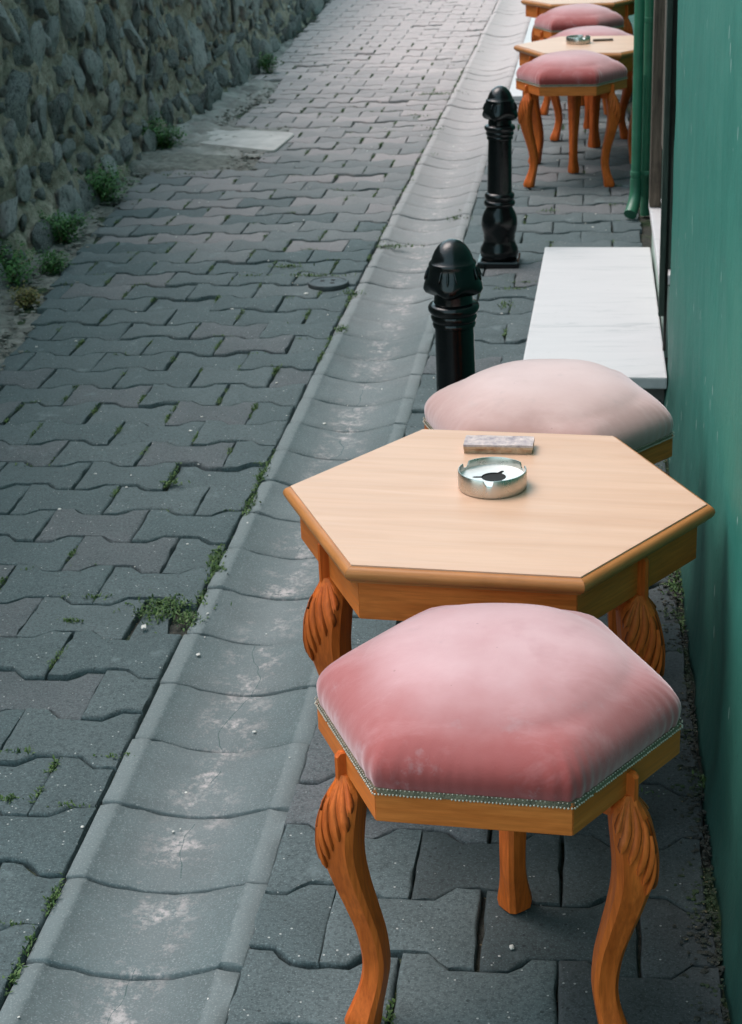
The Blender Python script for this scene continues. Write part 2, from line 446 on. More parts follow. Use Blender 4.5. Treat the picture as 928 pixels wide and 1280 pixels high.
def velvet(name, deep, pale):
    t = NT(name)
    v = t.coord('Object', rand=True)
    vo = t.coord('Object')
    n = t.noise(v, 9, 4, 0.6)
    f = t.noise(v, 420, 2, 0.6)
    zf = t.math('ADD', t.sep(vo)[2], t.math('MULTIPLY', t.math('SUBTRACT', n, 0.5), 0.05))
    col = t.mix(t.ramp(zf, (0.455, 0.0), (0.497, 0.2), (0.552, 1.0)), deep, pale)   # pale top, deep sides: some fading, plus light and nap sheen painted in
    worn = t.ramp(t.noise(v, 17, 5, 0.7), (0.6, 0.0), (0.72, 0.55))
    col = t.mix(worn, col, tuple(x * 0.72 for x in pale))
    col = t.mix(t.math('MULTIPLY', t.math('LESS_THAN', t.voro(v, 26), 0.04), 0.4), col, (0.16, 0.07, 0.07))
    smear = t.noise(t.vmath('MULTIPLY', v, (1, 2.0, 1)), 8, 6, 0.72, 0.4)
    col = t.mix(t.ramp(smear, (0.5, 0.0), (0.72, 0.22)), col, tuple(min(1, x * 1.15 + 0.02) for x in pale))    # rubbed nap
    col = t.mix(t.ramp(t.noise(v, 5.5, 4, 0.6), (0.6, 0.0), (0.74, 0.35)), col, tuple(x * 0.7 for x in deep))
    h = t.math('ADD', t.math('MULTIPLY', f, 0.35), t.noise(v, 30, 3))
    return t.set(color=col, rough=0.95, spec=0.1, sheen=0.7, sheen_rough=0.5, sheen_tint=(1.0, 0.86, 0.88), normal=t.bump(h, 0.16, 0.004))
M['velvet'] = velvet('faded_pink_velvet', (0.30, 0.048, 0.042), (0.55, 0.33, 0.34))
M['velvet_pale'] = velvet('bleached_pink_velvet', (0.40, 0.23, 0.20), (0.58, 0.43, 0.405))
def leaf(name, c0, c1):
    t = NT(name)
    r = t.n.new('ShaderNodeNewGeometry').outputs['Random Per Island']
    return t.set(color=t.ramp(r, (0, c0), (1, c1)), rough=0.6, spec=0.3)
M['leaf'] = leaf('weed_leaf', (0.02, 0.075, 0.018), (0.07, 0.19, 0.04))
M['leaf_dry'] = leaf('yellowing_leaf', (0.09, 0.11, 0.025), (0.22, 0.17, 0.06))
M['moss'] = leaf('joint_moss', (0.02, 0.055, 0.015), (0.09, 0.15, 0.04))

# ================================================================== SETTING
# ground sheet
b = MB(); b.box(-60, 60, -40, 120, -0.5, -0.06)
tag(b.build('ground', M['ground']), kind='structure')

# ------------------------------------------------------------------ paving
PL, PP, AMP = 0.226, 0.1575, 0.0158       # paver length, row pitch, wave height
def tz(u):
    u = abs((u + 0.5) % 1.0 - 0.5)          # 0 at head, .5 mid
    e = AMP / PL
    if u < 0.25 - e: return 1.0
    if u > 0.25 + e: return -1.0
    return (0.25 - u) / e
def breakpoints(xl, xr, head):
    e = AMP / PL
    xs = [xl, xr]
    k0 = int(math.floor((xl - head) / PL)) - 1
    for k in range(k0, k0 + int((xr - xl) / PL) + 4):
        for o in (0.25 - e, 0.25 + e, 0.75 - e, 0.75 + e):
            x = head + (k + o) * PL
            if xl + 0.006 < x < xr - 0.006: xs.append(x)
    return sorted(xs)
def paver_mesh(xl, xr, head, gap, rr, cx, cut=None):
    """one paver between xl and xr in its row; local origin at (cx, 0)"""
    gl = gap * rr.uniform(0.2, 0.95); gr = gap * rr.uniform(0.2, 0.95)
    xs = breakpoints(xl + gl, xr - gr, head)
    jit = lambda a: rr.uniform(-a, a)
    tilt_ = jit(0.0035)
    top = [(x - cx + jit(0.002), PP / 2 - gap * 1.0 + AMP * tz((x - head) / PL) + jit(0.002)) for x in xs]
    bot = [(x - cx + jit(0.002), -PP / 2 + gap * 1.0 - AMP * tz((x - head) / PL) + jit(0.002)) for x in xs]
    out = top[::-1] + bot           # counter-clockwise
    if cut: out = cut(out)
    fine_out = []
    for i, p in enumerate(out):
        q = out[(i + 1) % len(out)]
        ln = math.hypot(q[0] - p[0], q[1] - p[1])
        fine_out.append(p)
        m_ = int(ln / 0.034)
        for z_ in range(1, m_ + 1):
            u_ = z_ / (m_ + 1)
            b_ = rr.gauss(0, 0.0011) + (0.003 if rr.random() < 0.07 else 0)
            nx_, ny_ = -(q[1] - p[1]) / ln, (q[0] - p[0]) / ln
            fine_out.append((p[0] + (q[0] - p[0]) * u_ + nx_ * b_, p[1] + (q[1] - p[1]) * u_ + ny_ * b_))
    out = fine_out
    n = len(out)
    c = Vector((sum(p[0] for p in out) / n, sum(p[1] for p in out) / n))
    def ring(inset, z, zj=0.0):
        r = []
        for i, p in enumerate(out):
            a = Vector(out[i - 1]); q = Vector(p); e2 = Vector(out[(i + 1) % n])
            n1 = Vector((-(q - a).y, (q - a).x)).normalized(); n2 = Vector((-(e2 - q).y, (e2 - q).x)).normalized()
            nn = (n1 + n2)
            nn = nn.normalized() if nn.length > 1e-4 else n1
            w = q + nn * inset
            r.append(Vector((w.x, w.y, z + (jit(zj) if zj else 0))))
        return r
    mb = MB()
    chip = 0.0019 * rr.uniform(0.7, 1.8)
    mb.rings([ring(0, -0.05), ring(0, -0.0075, 0.0015), ring(chip, -0.0012, 0.0008), ring(chip * 2.6, 0.0)], cap0=False)
    me = mesh('paver', mb.V, mb.F, recalc=False)
    smooth_by_angle(me, 50)
    return me
def road_height(x, y):
    return 0.010 * (noise.noise(Vector((x * 1.3, y * 0.9, 3.1)))) - 0.004
head_joints = []
def lay(parent, xmin, xmax, head_of, y_first, k0, k1, mats, maxparts, gap=0.0023, special=None):
    rr = random.Random(11)
    pieces = []
    variants = [paver_mesh(-PL / 2, PL / 2, -PL / 2, gap, random.Random(100 + i), 0) for i in range(20)]
    for k in range(k0, k1):
        yc = y_first + k * PP
        head = head_of(k)
        i0 = int(math.floor((xmin(yc) - head) / PL)) - 1
        for i in range(i0, i0 + 16):
            xl = head + i * PL; xr = xl + PL
            l2 = max(xl, xmin(yc)); r2 = min(xr, xmax(yc))
            if r2 - l2 < 0.05: continue
            full = (r2 - l2) > PL - 1e-4
            pieces.append((k, xl, l2, r2, full, yc))
            head_joints.append((r2, yc))
    def place(pc):
        k, xl, l2, r2, full, yc = pc
        cx = (l2 + r2) / 2
        z = road_height(cx, yc) + rr.gauss(0, 0.0018)
        if rr.random() < 0.06: z -= rr.uniform(0.003, 0.009)
        rot = (rr.gauss(0, 0.013), rr.gauss(0, 0.012), rr.gauss(0, 0.008))
        sp = special(cx, yc) if special else None
        if full and not sp:
            me = rr.choice(variants)
            if rr.random() < 0.5: rot = (rot[0], rot[1], rot[2] + math.pi)
        else:
            me = paver_mesh(l2, r2, xl, gap, rr, cx, sp)
        return me, Vector((cx + rr.gauss(0, 0.0012), yc + rr.gauss(0, 0.0012), z)), rot, yc
    scored = []
    for pc in pieces:
        c = ((pc[2] + pc[3]) / 2, pc[5], 0)
        p = project(c)
        vis = in_frame(c, 60)
        scored.append((0 if vis else 1, pc[5], pc))
    scored.sort(key=lambda t: (t[0], t[1]))
    parts = [s[2] for s in scored if s[0] == 0][:maxparts]
    pset = set(id(p) for p in parts)
    restV, restF, restM = {}, {}, None
    buckets = {}
    for s in scored:
        pc = s[2]
        me, loc, rot, yc = place(pc)
        mt = mats(loc.x, yc)
        if id(pc) in pset:
            if not me.materials: me.materials.append(mt)
            if me.materials[0] != mt:
                me = me.copy(); me.materials.clear(); me.materials.append(mt)
            link('paver', me, None, parent, loc=loc, rot=rot)
        else:
            B = buckets.setdefault(mt.name, ([], [], mt))
            mx = Matrix.Translation(loc) @ Matrix.Rotation(rot[2], 4, 'Z') @ Matrix.Rotation(rot[1], 4, 'Y') @ Matrix.Rotation(rot[0], 4, 'X')
            o = len(B[0])
            B[0].extend(mx @ v.co for v in me.vertices)
            B[1].extend(tuple(o + i for i in p.vertices) for p in me.polygons)
    for nme, (V, F, mt) in buckets.items():
        me = mesh('paver_field', V, F, recalc=False); smooth_by_angle(me, 50)
        tag(link('paver_field', me, mt, parent), kind='stuff')

def wall_x(y):
    pts = [(-3, -1.90), (3.5, -2.02), (4.9, -2.08), (5.7, -2.14), (7.6, -2.20), (10.6, -2.20), (14.5, -2.38), (20, -2.66), (30, -3.2)]
    for (a, xa), (c, xc2) in zip(pts, pts[1:]):
        if a <= y <= c: return xa + (xc2 - xa) * (y - a) / (c - a)
    return pts[-1][1] if y > 0 else pts[0][1]
GL, GR = -0.803, -0.479
WALLX = 0.213
def bed(name, x0, x1, y0, y1, z):
    V, F = [], []
    nx, ny = 14, int((y1 - y0) / 0.15)
    for j in range(ny + 1):
        y = y0 + (y1 - y0) * j / ny
        a = x0(y) if callable(x0) else x0
        c = x1(y) if callable(x1) else x1
        for i in range(nx + 1):
            x = a + (c - a) * i / nx
            V.append((x, y, z + road_height(x, y) + 0.004 * noise.noise(Vector((x * 9, y * 9, 0)))))
    for j in range(ny):
        for i in range(nx):
            q = j * (nx + 1) + i
            F.append((q, q + 1, q + nx + 2, q + nx + 1))
    return mesh(name, V, F, smooth=True)
road = link('road', bed('road', lambda y: wall_x(y) - 0.1, GL, -3, 26, -0.017), M['soil'])
tag(road, kind='structure')
def left_edge(y):
    n = noise.noise(Vector((0.3, y * 1.7, 9.0)))
    if 7.6 < y < 10.4: return -1.60 + 0.05 * n - (0.30 if y > 8.75 else 0.0)
    e = [(-3, -1.62), (3.0, -1.66), (4.9, -1.80), (5.43, -1.88), (6.4, -1.99), (7.6, -2.06), (10.4, -2.08), (14.5, -2.27), (20, -2.5), (30, -3.0)]
    for (a, xa), (c, xb) in zip(e, e[1:]):
        if a <= y <= c: return xa + (xb - xa) * (y - a) / (c - a) + 0.045 * n
    return -1.62
def broken(cx, yc):
    # a smashed corner beside the gutter where moss has grown in
    if abs(cx + 0.90) < 0.06 and 2.95 < yc < 3.12:
        def cut(out):
            lim = 0.012
            return [(min(x, lim + 0.012 * math.sin(y * 90)), y) for x, y in out]
        return cut
    return None
head_road = lambda k: GL if k % 2 == 0 else GL - PL / 2
lay(road, left_edge, lambda y: GL + 0.002 * math.sin(y * 7), head_road, 2.188, -12, 118,
    lambda x, y: M['paver'], 300, special=broken)

sidewalk = link('sidewalk', bed('sidewalk', GR, WALLX + 0.02, -3, 26, -0.017), M['soil'])
tag(sidewalk, kind='structure')
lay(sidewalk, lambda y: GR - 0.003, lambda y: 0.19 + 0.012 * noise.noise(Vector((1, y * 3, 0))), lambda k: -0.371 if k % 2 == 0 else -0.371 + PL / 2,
    1.999, -10, 48, lambda x, y: M['paver_grimy_shade'] if x > -0.20 + 0.25 * noise.noise(Vector((x * 5, y * 5, 2))) and y < 4.4 else M['paver_side'], 220, gap=0.0020)

# gutter
gutter = link('gutter', bed('gutter', GL, GR, -3, 26, -0.05), M['soil'])
tag(gutter, kind='structure')
def gutter_profile(x):                    # x from -0.162..0.162
    a = abs(x); w = 0.162; rim = 0.124
    if a > rim: return -0.003 * ((a - rim) / (w - rim)) ** 4
    u = a / rim
    return -0.025 * (1 - u * u) - 0.003 * max(0, 1 - abs(u - 1) * 12) * 0
def gutter_mesh(seed):
    rr = random.Random(seed)
    GD = 0.2068
    xs = [-0.1600, -0.157, -0.14, -0.1275, -0.1235, -0.105, -0.085, -0.06, -0.035, -0.01, 0.012, 0.035, 0.06, 0.085, 0.105, 0.1235, 0.1275, 0.14, 0.159, 0.1625]
    ys = [-GD / 2 + 0.0022, -GD / 2 + 0.005, -0.06, 0.0, 0.06, GD / 2 - 0.005, GD / 2 - 0.0022]
    V, F = [], []
    wob = [rr.uniform(-0.002, 0.005) for _ in xs]
    wob2 = [rr.uniform(-0.005, 0.002) for _ in xs]
    for j, y in enumerate(ys):
        for i, x in enumerate(xs):
            z = gutter_profile(x) + 0.0022 * noise.noise(Vector((x * 26 + seed * 7, y * 26, seed)))
            yy = y
            if j in (0, 6): z -= 0.0015 + abs(wob[i]) * 0.6
            if j in (0, 1): yy += wob[i] * 0.8
            if j in (5, 6): yy += wob2[i] * 0.8
            if i in (0, len(xs) - 1): z -= 0.004
            if i in (4, 15): z -= 0.0022
            V.append((x + (rr.uniform(-0.0012, 0.0012) if i in (0, 1, 18, 19) else 0), yy, z))
    n = len(xs)
    for j in range(len(ys) - 1):
        for i in range(n - 1):
            q = j * n + i
            F.append((q, q + 1, q + n + 1, q + n))
    # skirts
    border = list(range(n)) + [j * n + n - 1 for j in range(1, 7)] + [6 * n + i for i in range(n - 2, -1, -1)] + [j * n for j in range(5, 0, -1)]
    o = len(V)
    for q in border: V.append((V[q][0], V[q][1], -0.07))
    for a in range(len(border)):
        c = (a + 1) % len(border)
        F.append((border[a], o + a, o + c, border[c]))
    me = mesh('gutter_segment', V, F, recalc=False)
    return smooth_by_angle(me, 55)
gv = [gutter_mesh(i) for i in range(7)]
for i in range(-14, 100):
    y = 1.885 + 0.1034 + i * 0.2068
    o = link('gutter_segment', gv[(i * 3 + i // 4) % 7], M['gutter'], gutter,
             loc=((GL + GR) / 2 + rnd.gauss(0, 0.0012), y, road_height(GL, y) + rnd.gauss(0, 0.0012)), rot=(rnd.gauss(0, 0.008), rnd.gauss(0, 0.007), rnd.gauss(0, 0.008)))

# white marble paving further up the pavement
up = tag(empty('marble_paving', (0, 0, 0)), kind='structure')
yy = 9.42
ri = 0
while yy < 24:
    L2 = rnd.uniform(0.75, 0.95)
    for a, c in ((GR + 0.012, -0.13), (-0.126, 0.21)):
        mb = MB(); mb.box(a, c, yy + 0.003, yy + L2 - 0.003, -0.05, 0.026 + rnd.uniform(-0.002, 0.002))
        mb.build('slab', M['marble'], up, bevel=0.003)
    yy += L2
    if ri > 16: break
    ri += 1

# ================================================================== STONE WALL (left)
wall = empty('stone_wall', (-2.05, 7, 0))
tag(wall, 'rough rubble stone wall with brown mortar along the left of the lane', 'wall')
WP = Vector(wall.location)
def wall_frame(y, h):
    x = wall_x(y) - 0.10 * h
    t = Vector((wall_x(y + 0.1) - wall_x(y - 0.1), 0.2, 0)).normalized()
    nrm = Vector((t.y, -t.x, 0.10)).normalized()
    return Vector((x, y, h)), t, nrm
def wall_top(y): return 2.0 - 0.5 * min(1.0, max(0.0, (y - 7.5) / 4.5))
V, F = [], []
NY, NH = 820, 110
for j in range(NH + 1):
    for i in range(NY + 1):
        y = 1.6 + 21.4 * i / NY
        h = -0.05 + wall_top(y) * (j / NH) ** 1.5
        p, t, nrm = wall_frame(y, h)
        dsp = 0.028 * noise.noise(Vector((y * 5, h * 5, 0.7))) + 0.018 * noise.noise(Vector((y * 17, h * 17, 2.7))) + 0.012 * noise.noise(Vector((y * 41, h * 41, 5.7)))
        dsp += 0.05 * max(0, 1 - h / 0.22)
        V.append(p + nrm * dsp - WP)
for j in range(NH):
    for i in range(NY):
        q = j * (NY + 1) + i
        F.append((q, q + 1, q + NY + 2, q + NY + 1))
link('mortar', mesh('mortar', V, F, smooth=True), M['mortar'], wall)
mb = MB()
def wv(y, h, back): 
    p, t, nrm = wall_frame(y, h); return Vector((p.x - back, p.y, p.z)) - WP
ys = [1.6 + 21.4 * i / 40 for i in range(41)]
mb.rings([[wv(y, -0.05, 0.08), wv(y, wall_top(y) - 0.06, 0.08), wv(y, wall_top(y) - 0.06, 0.6), wv(y, -0.05, 0.9)] for y in ys])
mb.build('wall_core', M['mortar'], wall)
def stone_mesh(seed, sub=3):
    rr = random.Random(seed)
    bm = bmesh.new()
    bmesh.ops.create_icosphere(bm, subdivisions=sub, radius=1)
    off = Vector((rr.uniform(0, 50), rr.uniform(0, 50), rr.uniform(0, 50)))
    planes = [(Vector((rr.gauss(0, 1), rr.gauss(0, 1), rr.gauss(0, 0.8))).normalized(), rr.uniform(0.42, 0.78)) for _ in range(16)]
    planes.append((Vector((rr.gauss(0, 0.25), rr.gauss(0, 0.25), 1)).normalized(), rr.uniform(0.55, 0.75)))
    for v in bm.verts:
        p = v.co.normalized()
        # squarish rounded block, then facet planes
        k = (abs(p.x) ** 5 + abs(p.y) ** 5 + abs(p.z) ** 4) ** (-1 / 4.7)
        p = p * min(k, 1.35)
        for n, dd in planes:
            e = p.dot(n) - dd
            if e > 0: p -= n * e * 0.95
        p += v.co.normalized() * (0.20 * noise.noise(p * 1.6 + off) + 0.13 * noise.noise(p * 3.8 + off) + 0.08 * noise.noise(p * 8.5 + off))
        v.co = p
    me = bpy.data.meshes.new('stone'); bm.to_mesh(me); bm.free()
    me.polygons.foreach_set('use_smooth', [True] * len(me.polygons))
    me.materials.append(M['stone'])
    return me
SV = [stone_mesh(500 + i) for i in range(24)]
SV2 = [stone_mesh(500 + i, 2) for i in range(24)]
# dart throwing in (y, h) with ellipses
rs = random.Random(21)
placed = []
grid = {}
def try_place(y, h, a, c, slack):
    gx, gy = int(y / 0.3), int(h / 0.3)
    for ix in range(gx - 2, gx + 3):
        for iy in range(gy - 2, gy + 3):
            for (y2, h2, a2, c2) in grid.get((ix, iy), ()):
                if ((y - y2) / (a + a2)) ** 2 + ((h - h2) / (c + c2)) ** 2 < slack: return False
    grid.setdefault((gx, gy), []).append((y, h, a, c))
    placed.append((y, h, a, c))
    return True
# a course of long pale stones low down
y = 3.0
while y < 17:
    L2 = rs.uniform(0.14, 0.34)
    if rs.random() < 0.8: try_place(y + L2 / 2, 0.23 + rs.uniform(-0.02, 0.02), L2 / 2, rs.uniform(0.035, 0.05), 0.5)
    y += L2 + rs.uniform(0.0, 0.05)
for size_lo, size_hi, tries, slack in ((0.085, 0.14, 5000, 0.98), (0.055, 0.085, 6000, 0.95), (0.03, 0.05, 7000, 0.95), (0.016, 0.028, 6000, 1.0)):
    for _ in range(tries):
        y = rs.uniform(2.4, 18); h = rs.uniform(0.0, min(1.9, wall_top(y) - 0.15))
        s = rs.uniform(size_lo, size_hi)
        asp = rs.uniform(0.9, 2.1) if h > 0.33 else rs.uniform(0.6, 1.2)
        try_place(y, h, s / math.sqrt(asp) * 1.0, s * math.sqrt(asp), slack)
cand = []
for (y, h, a, c) in placed:
    p, t, nrm = wall_frame(y, h)
    q = project(p)
    vis = q is not None and -25 < q[0] < 520 and -40 < q[1] < 460
    dist = (p - Vector((0, 0, CAM_H))).length
    cand.append((vis, a * c / dist ** 2, y, h, a, c))
cand.sort(key=lambda t: (not t[0], -t[1]))
RV, RF = [], []
for idx, (vis, sc, y, h, a, c) in enumerate(cand):
    p, t, nrm = wall_frame(y, h)
    extra = 0.05 * max(0, 1 - h / 0.22)
    upv = nrm.cross(t).normalized()
    if upv.z < 0: upv = -upv
    dep = min(a, c) * rs.uniform(0.28, 0.6) + 0.010
    mx = Matrix((( *(-t), 0), (*upv, 0), (*nrm, 0), (0, 0, 0, 1))).transposed().to_3x3().to_4x4() if False else Matrix([[-t.x, upv.x, nrm.x, 0], [-t.y, upv.y, nrm.y, 0], [-t.z, upv.z, nrm.z, 0], [0, 0, 0, 1]])
    rz = Matrix.Rotation(rs.gauss(0, 0.25), 4, 'Z') @ Matrix.Rotation(rs.gauss(0, 0.16), 4, 'X') @ Matrix.Rotation(rs.gauss(0, 0.16), 4, 'Y')
    M4 = Matrix.Translation(p + nrm * (extra + rs.uniform(-0.006, 0.012)) - WP) @ mx @ rz @ Matrix.Diagonal((a * 1.16, c * 1.16, dep, 1))
    vi = rs.randrange(len(SV))
    me = SV[vi] if idx < 300 else SV2[vi]
    if idx < 300:
        o = link('stone', me, None, wall)
        o.matrix_local = M4
    elif vis or (2.5 < y < 17 and h < 1.7):
        if idx > 2200: continue
        o = len(RV)
        RV.extend(M4 @ v.co for v in me.vertices)
        RF.extend(tuple(o + i for i in f.vertices) for f in me.polygons)
tag(link('stone_field', mesh('stone_field', RV, RF, smooth=True, recalc=False), M['stone'], wall), kind='stuff')

# crumbled cement footing between the wall and the pavers
foot = empty('cement_footing', (-2.0, 8.5, 0))
tag(foot, 'crumbled pale cement patch at the foot of the stone wall', 'cement patch')
def blobsheet(x0f, x1f, y0, y1, zf, nx, ny, org):
    V, F = [], []
    for j in range(ny + 1):
        y = y0 + (y1 - y0) * j / ny
        for i in range(nx + 1):
            x = x0f(y) + (x1f(y) - x0f(y)) * i / nx
            V.append(Vector((x, y, zf(x, y, i / nx, j / ny))) - Vector(org))
    for j in range(ny):
        for i in range(nx):
            q = j * (nx + 1) + i
            F.append((q, q + 1, q + nx + 2, q + nx + 1))
    return V, F
V, F = blobsheet(lambda y: wall_x(y) - 0.05, lambda y: left_edge(y) + 0.03, 7.95, 12.4,
                 lambda x, y, u, w: -0.02 + 0.05 * max(0.0, 1 - u) ** 1.5 + 0.012 * math.sin(math.pi * min(1, w * 4)) + 0.020 * noise.noise(Vector((x * 9, y * 9, 1))) + 0.016 * noise.noise(Vector((x * 25, y * 25, 1))) + 0.008 * noise.noise(Vector((x * 60, y * 60, 1))), 40, 300, (-2.0, 8.5, 0))
link('cement_bed', mesh('cement_bed', V, F, smooth=True), M['cement'], foot)
dirt_V, dirt_F = blobsheet(lambda y: wall_x(y) - 0.05, lambda y: left_edge(y) + 0.02, 2.5, 8.5,
                 lambda x, y, u, w: -0.022 + 0.05 * max(0.0, 1 - u) ** 1.3 + 0.02 * noise.noise(Vector((x * 8, y * 8, 5))) + 0.008 * noise.noise(Vector((x * 30, y * 30, 1))), 20, 160, (0, 0, 0))
dirt = link('soil_verge', mesh('soil_verge', dirt_V, dirt_F, smooth=True), M['ground'])
tag(dirt, kind='structure')

# ================================================================== GREEN BUILDING (right)
WALL_END = 4.44
bld = empty('green_building', (WALLX, 3, 0))
tag(bld, 'green painted plaster building wall beside the tables on the right', 'building')
BO = Vector((WALLX, 3, 0))
V, F = [], []
ny, nz = 110, 60
for j in range(nz + 1):
    z = -0.05 + 3.65 * (j / nz) ** 1.3
    for i in range(ny + 1):
        y = 0.7 + (WALL_END - 0.7) * i / ny
        x = WALLX + 0.006 * noise.noise(Vector((2, y * 1.6, z * 1.6))) + 0.003 * noise.noise(Vector((5, y * 6, z * 6)))
        x -= 0.02 * max(0, 1 - z / 0.07) * (0.6 + 0.5 * noise.noise(Vector((8, y * 7, 0))))
        if i == ny: x += 0.004
        V.append(Vector((x, y, z)) - BO)
for j in range(nz):
    for i in range(ny):
        q = j * (ny + 1) + i
        F.append((q, q + ny + 1, q + ny + 2, q + 1))
o = len(V)                                        # end reveal into the doorway
for j in range(nz + 1):
    z = -0.05 + 3.65 * (j / nz) ** 1.3
    V.append(Vector((0.62, WALL_END + 0.002, z)) - BO)
for j in range(nz):
    a = j * (ny + 1) + ny
    F.append((a, a + ny + 1, o + j + 1, o + j))
link('wall', mesh('wall', V, F, smooth=False, recalc=False), M['green'], bld)
smooth_by_angle(bpy.data.meshes['wall'], 35)
def bpart(name, mat, *boxes, bevel=0.0):
    m_ = MB()
    for bx in boxes:
        m_.box(bx[0] - BO.x, bx[1] - BO.x, bx[2] - BO.y, bx[3] - BO.y, bx[4], bx[5])
    return m_.build(name, mat, bld, bevel=bevel)
bpart('lintel', M['green'], (WALLX + 0.003, 0.9, WALL_END + 0.004, 5.86, 2.35, 3.6))
bpart('far_wall', M['green'], (0.236, 0.9, 5.864, 24, -0.05, 2.8))
bpart('unseen_upper_storey', M['plaster'], (0.16, 1.2, 0.7, 5.86, 3.602, 7.0))  # unseen storey, added to block sky over the near pavement
bpart('door_leaf', M['dark_door'], (0.40, 0.44, WALL_END + 0.004, 5.86, 0.232, 2.34))
bpart('riser', M['plaster'], (0.213, 0.60, 4.80, 5.84, -0.04, 0.195))
bpart('sill', M['marble'], (0.199, 0.62, 4.80, 5.83, 0.198, 0.228), bevel=0.004)
bpart('shutter_board', M['dark_board'], (0.188, 0.2035, 4.50, 4.53, 0.19, 2.3), bevel=0.002)
bpart('gap_shade_strip', M['dark_door'], (0.2045, 0.2125, 4.536, 4.56, 0.08, 2.3))  # dark strip put in for the shadowed gap beside the shutter board
bpart('shutter_panel', M['old_wood'], (0.196, 0.2115, 4.70, 4.83, 0.60, 2.3), bevel=0.002)
bpart('door_jamb', M['old_wood'], (0.197, 0.235, 5.68, 5.76, 0.23, 2.33), bevel=0.003)
bpart('door_jamb', M['dark_board'], (0.206, 0.25, 4.86, 4.93, 0.23, 2.33), bevel=0.003)

# doorstep slab
mb = MB()
q4 = [(-0.186, 4.31), (0.208, 4.30), (0.205, 5.735), (-0.158, 5.75)]
mb.rings([[Vector((x, y, z)) for x, y in q4] for z in (0.046, 0.08)])
st = empty('doorstep', (0, 5, 0))
slab = mb.build('slab', M['marble'], st, bevel=0.005)
slab.location = (0, -5, 0)
mb = MB(); mb.box(-0.13, 0.204, 4.36 - 5, 5.70 - 5, -0.05, 0.0455)
mb.build('bedding', M['cement'], st)
tag(st, 'white marble doorstep slab in front of the green doorway', 'doorstep')

# drainpipes
def drainpipe(x, y, r, shoe, label):
    root = empty('drainpipe', (x, y, 0))
    tag(root, label, 'drainpipe', 'green drainpipes on the wall')
    p = MB()
    if shoe:
        p.tube([(0, 0, 3.4), (0, 0, 0.135)], r)
    else:
        p.tube([(0, 0, 3.4), (0, 0, -0.01)], r)
    p.build('pipe', M['pipe'], root, smooth=50)
    if shoe:
        e = MB()
        e.tube([(0, 0, 0.15), (0, 0, 0.10), (-0.004, -0.012, 0.065), (-0.014, -0.042, 0.035), (-0.02, -0.06, 0.022)], [r * 1.12, r * 1.15, r * 1.22, r * 1.28, r * 1.3], 20)
        e.build('shoe', M['pipe'], root, smooth=50)
    for z in ((0.17, 1.05, 1.9) if shoe else (0.74, 1.5)):
        k = MB(); k.lathe([(r + 0.0003, z - 0.009), (r + 0.0028, z - 0.008), (r + 0.0028, z + 0.008), (r + 0.0003, z + 0.009)], 20)
        k.box(r * 0.3, r + 0.03, -0.008, 0.008, z - 0.006, z + 0.006)
        k.build('clamp', M['pipe'], root, smooth=40)
    if shoe:
        rb = MB()
        pts = []
        for i in range(90):
            z = 0.08 + i * 0.0052
            rb.lathe([(0.004, z), (0.0062, z + 0.0013), (0.0062, z + 0.0026), (0.004, z + 0.0039)], 8, (r + 0.006, -0.008), False, False)
        rb.build('ribbed_conduit', M['pipe'], root, smooth=50)
    return root
drainpipe(0.172, 6.55, 0.0195, True, 'green drainpipe with angled outlet shoe beside the doorway')
drainpipe(0.214, 6.62, 0.0205, False, 'straight green drainpipe without outlet shoe nearest the door frame')

# ================================================================== FURNITURE
def hexpt(Rr, k, rot=0.0):
    a = R(60 * k) + rot
    return Vector((Rr * math.cos(a), Rr * math.sin(a), 0))
def apron(root, Rh, z0, z1, thick, mat):
    """six mitred panels, each its own part"""
    for k in range(6):
        p = [hexpt(Rh, k), hexpt(Rh, k + 1)]
        q = [hexpt(Rh - thick / 0.866, k), hexpt(Rh - thick / 0.866, k + 1)]
        g = (p[1] - p[0]).normalized() * 0.0003
        c = (p[0] + p[1]) / 2
        ang = math.atan2(c.y, c.x) + math.pi / 2
        loc = c + Vector((0, 0, (z0 + z1) / 2))
        inv = (Matrix.Translation(loc) @ Matrix.Rotation(ang, 4, 'Z')).inverted()
        mb = MB()
        quad = [p[0] + g, p[1] - g, q[1] - g, q[0] + g]
        mb.rings([[inv @ Vector((v.x, v.y, z)) for v in quad] for z in (z0, z1)])
        mb.build('apron_panel', mat, root, bevel=0.0012, loc=loc, rot=(0, 0, ang))
def interp(tab, z):
    # Catmull-Rom through table of (z, ...), z descending
    for i in range(len(tab) - 1):
        if tab[i][0] >= z >= tab[i + 1][0]:
            a = tab[max(i - 1, 0)]; b2 = tab[i]; c = tab[i + 1]; e = tab[min(i + 2, len(tab) - 1)]
            u = (b2[0] - z) / (b2[0] - c[0])
            out = []
            for k in range(1, len(b2)):
                m1 = (c[k] - a[k]) * 0.5; m2 = (e[k] - b2[k]) * 0.5
                out.append((2 * u ** 3 - 3 * u * u + 1) * b2[k] + (u ** 3 - 2 * u * u + u) * m1 + (-2 * u ** 3 + 3 * u * u) * c[k] + (u ** 3 - u * u) * m2)
            return out
    return list(tab[-1][1:])
LEG = [  # z, outer radius, side of the square section
    (0.396, 0.2150, 0.013), (0.386, 0.2200, 0.024), (0.372, 0.2300, 0.036), (0.357, 0.2385, 0.041), (0.322, 0.2460, 0.043), (0.284, 0.2440, 0.040),
    (0.242, 0.2330, 0.036), (0.183, 0.2130, 0.031), (0.144, 0.2010, 0.0285), (0.098, 0.1955, 0.027), (0.064, 0.2020, 0.028), (0.030, 0.2170, 0.033), (0.012, 0.2260, 0.037), (0.0, 0.2235, 0.034)]
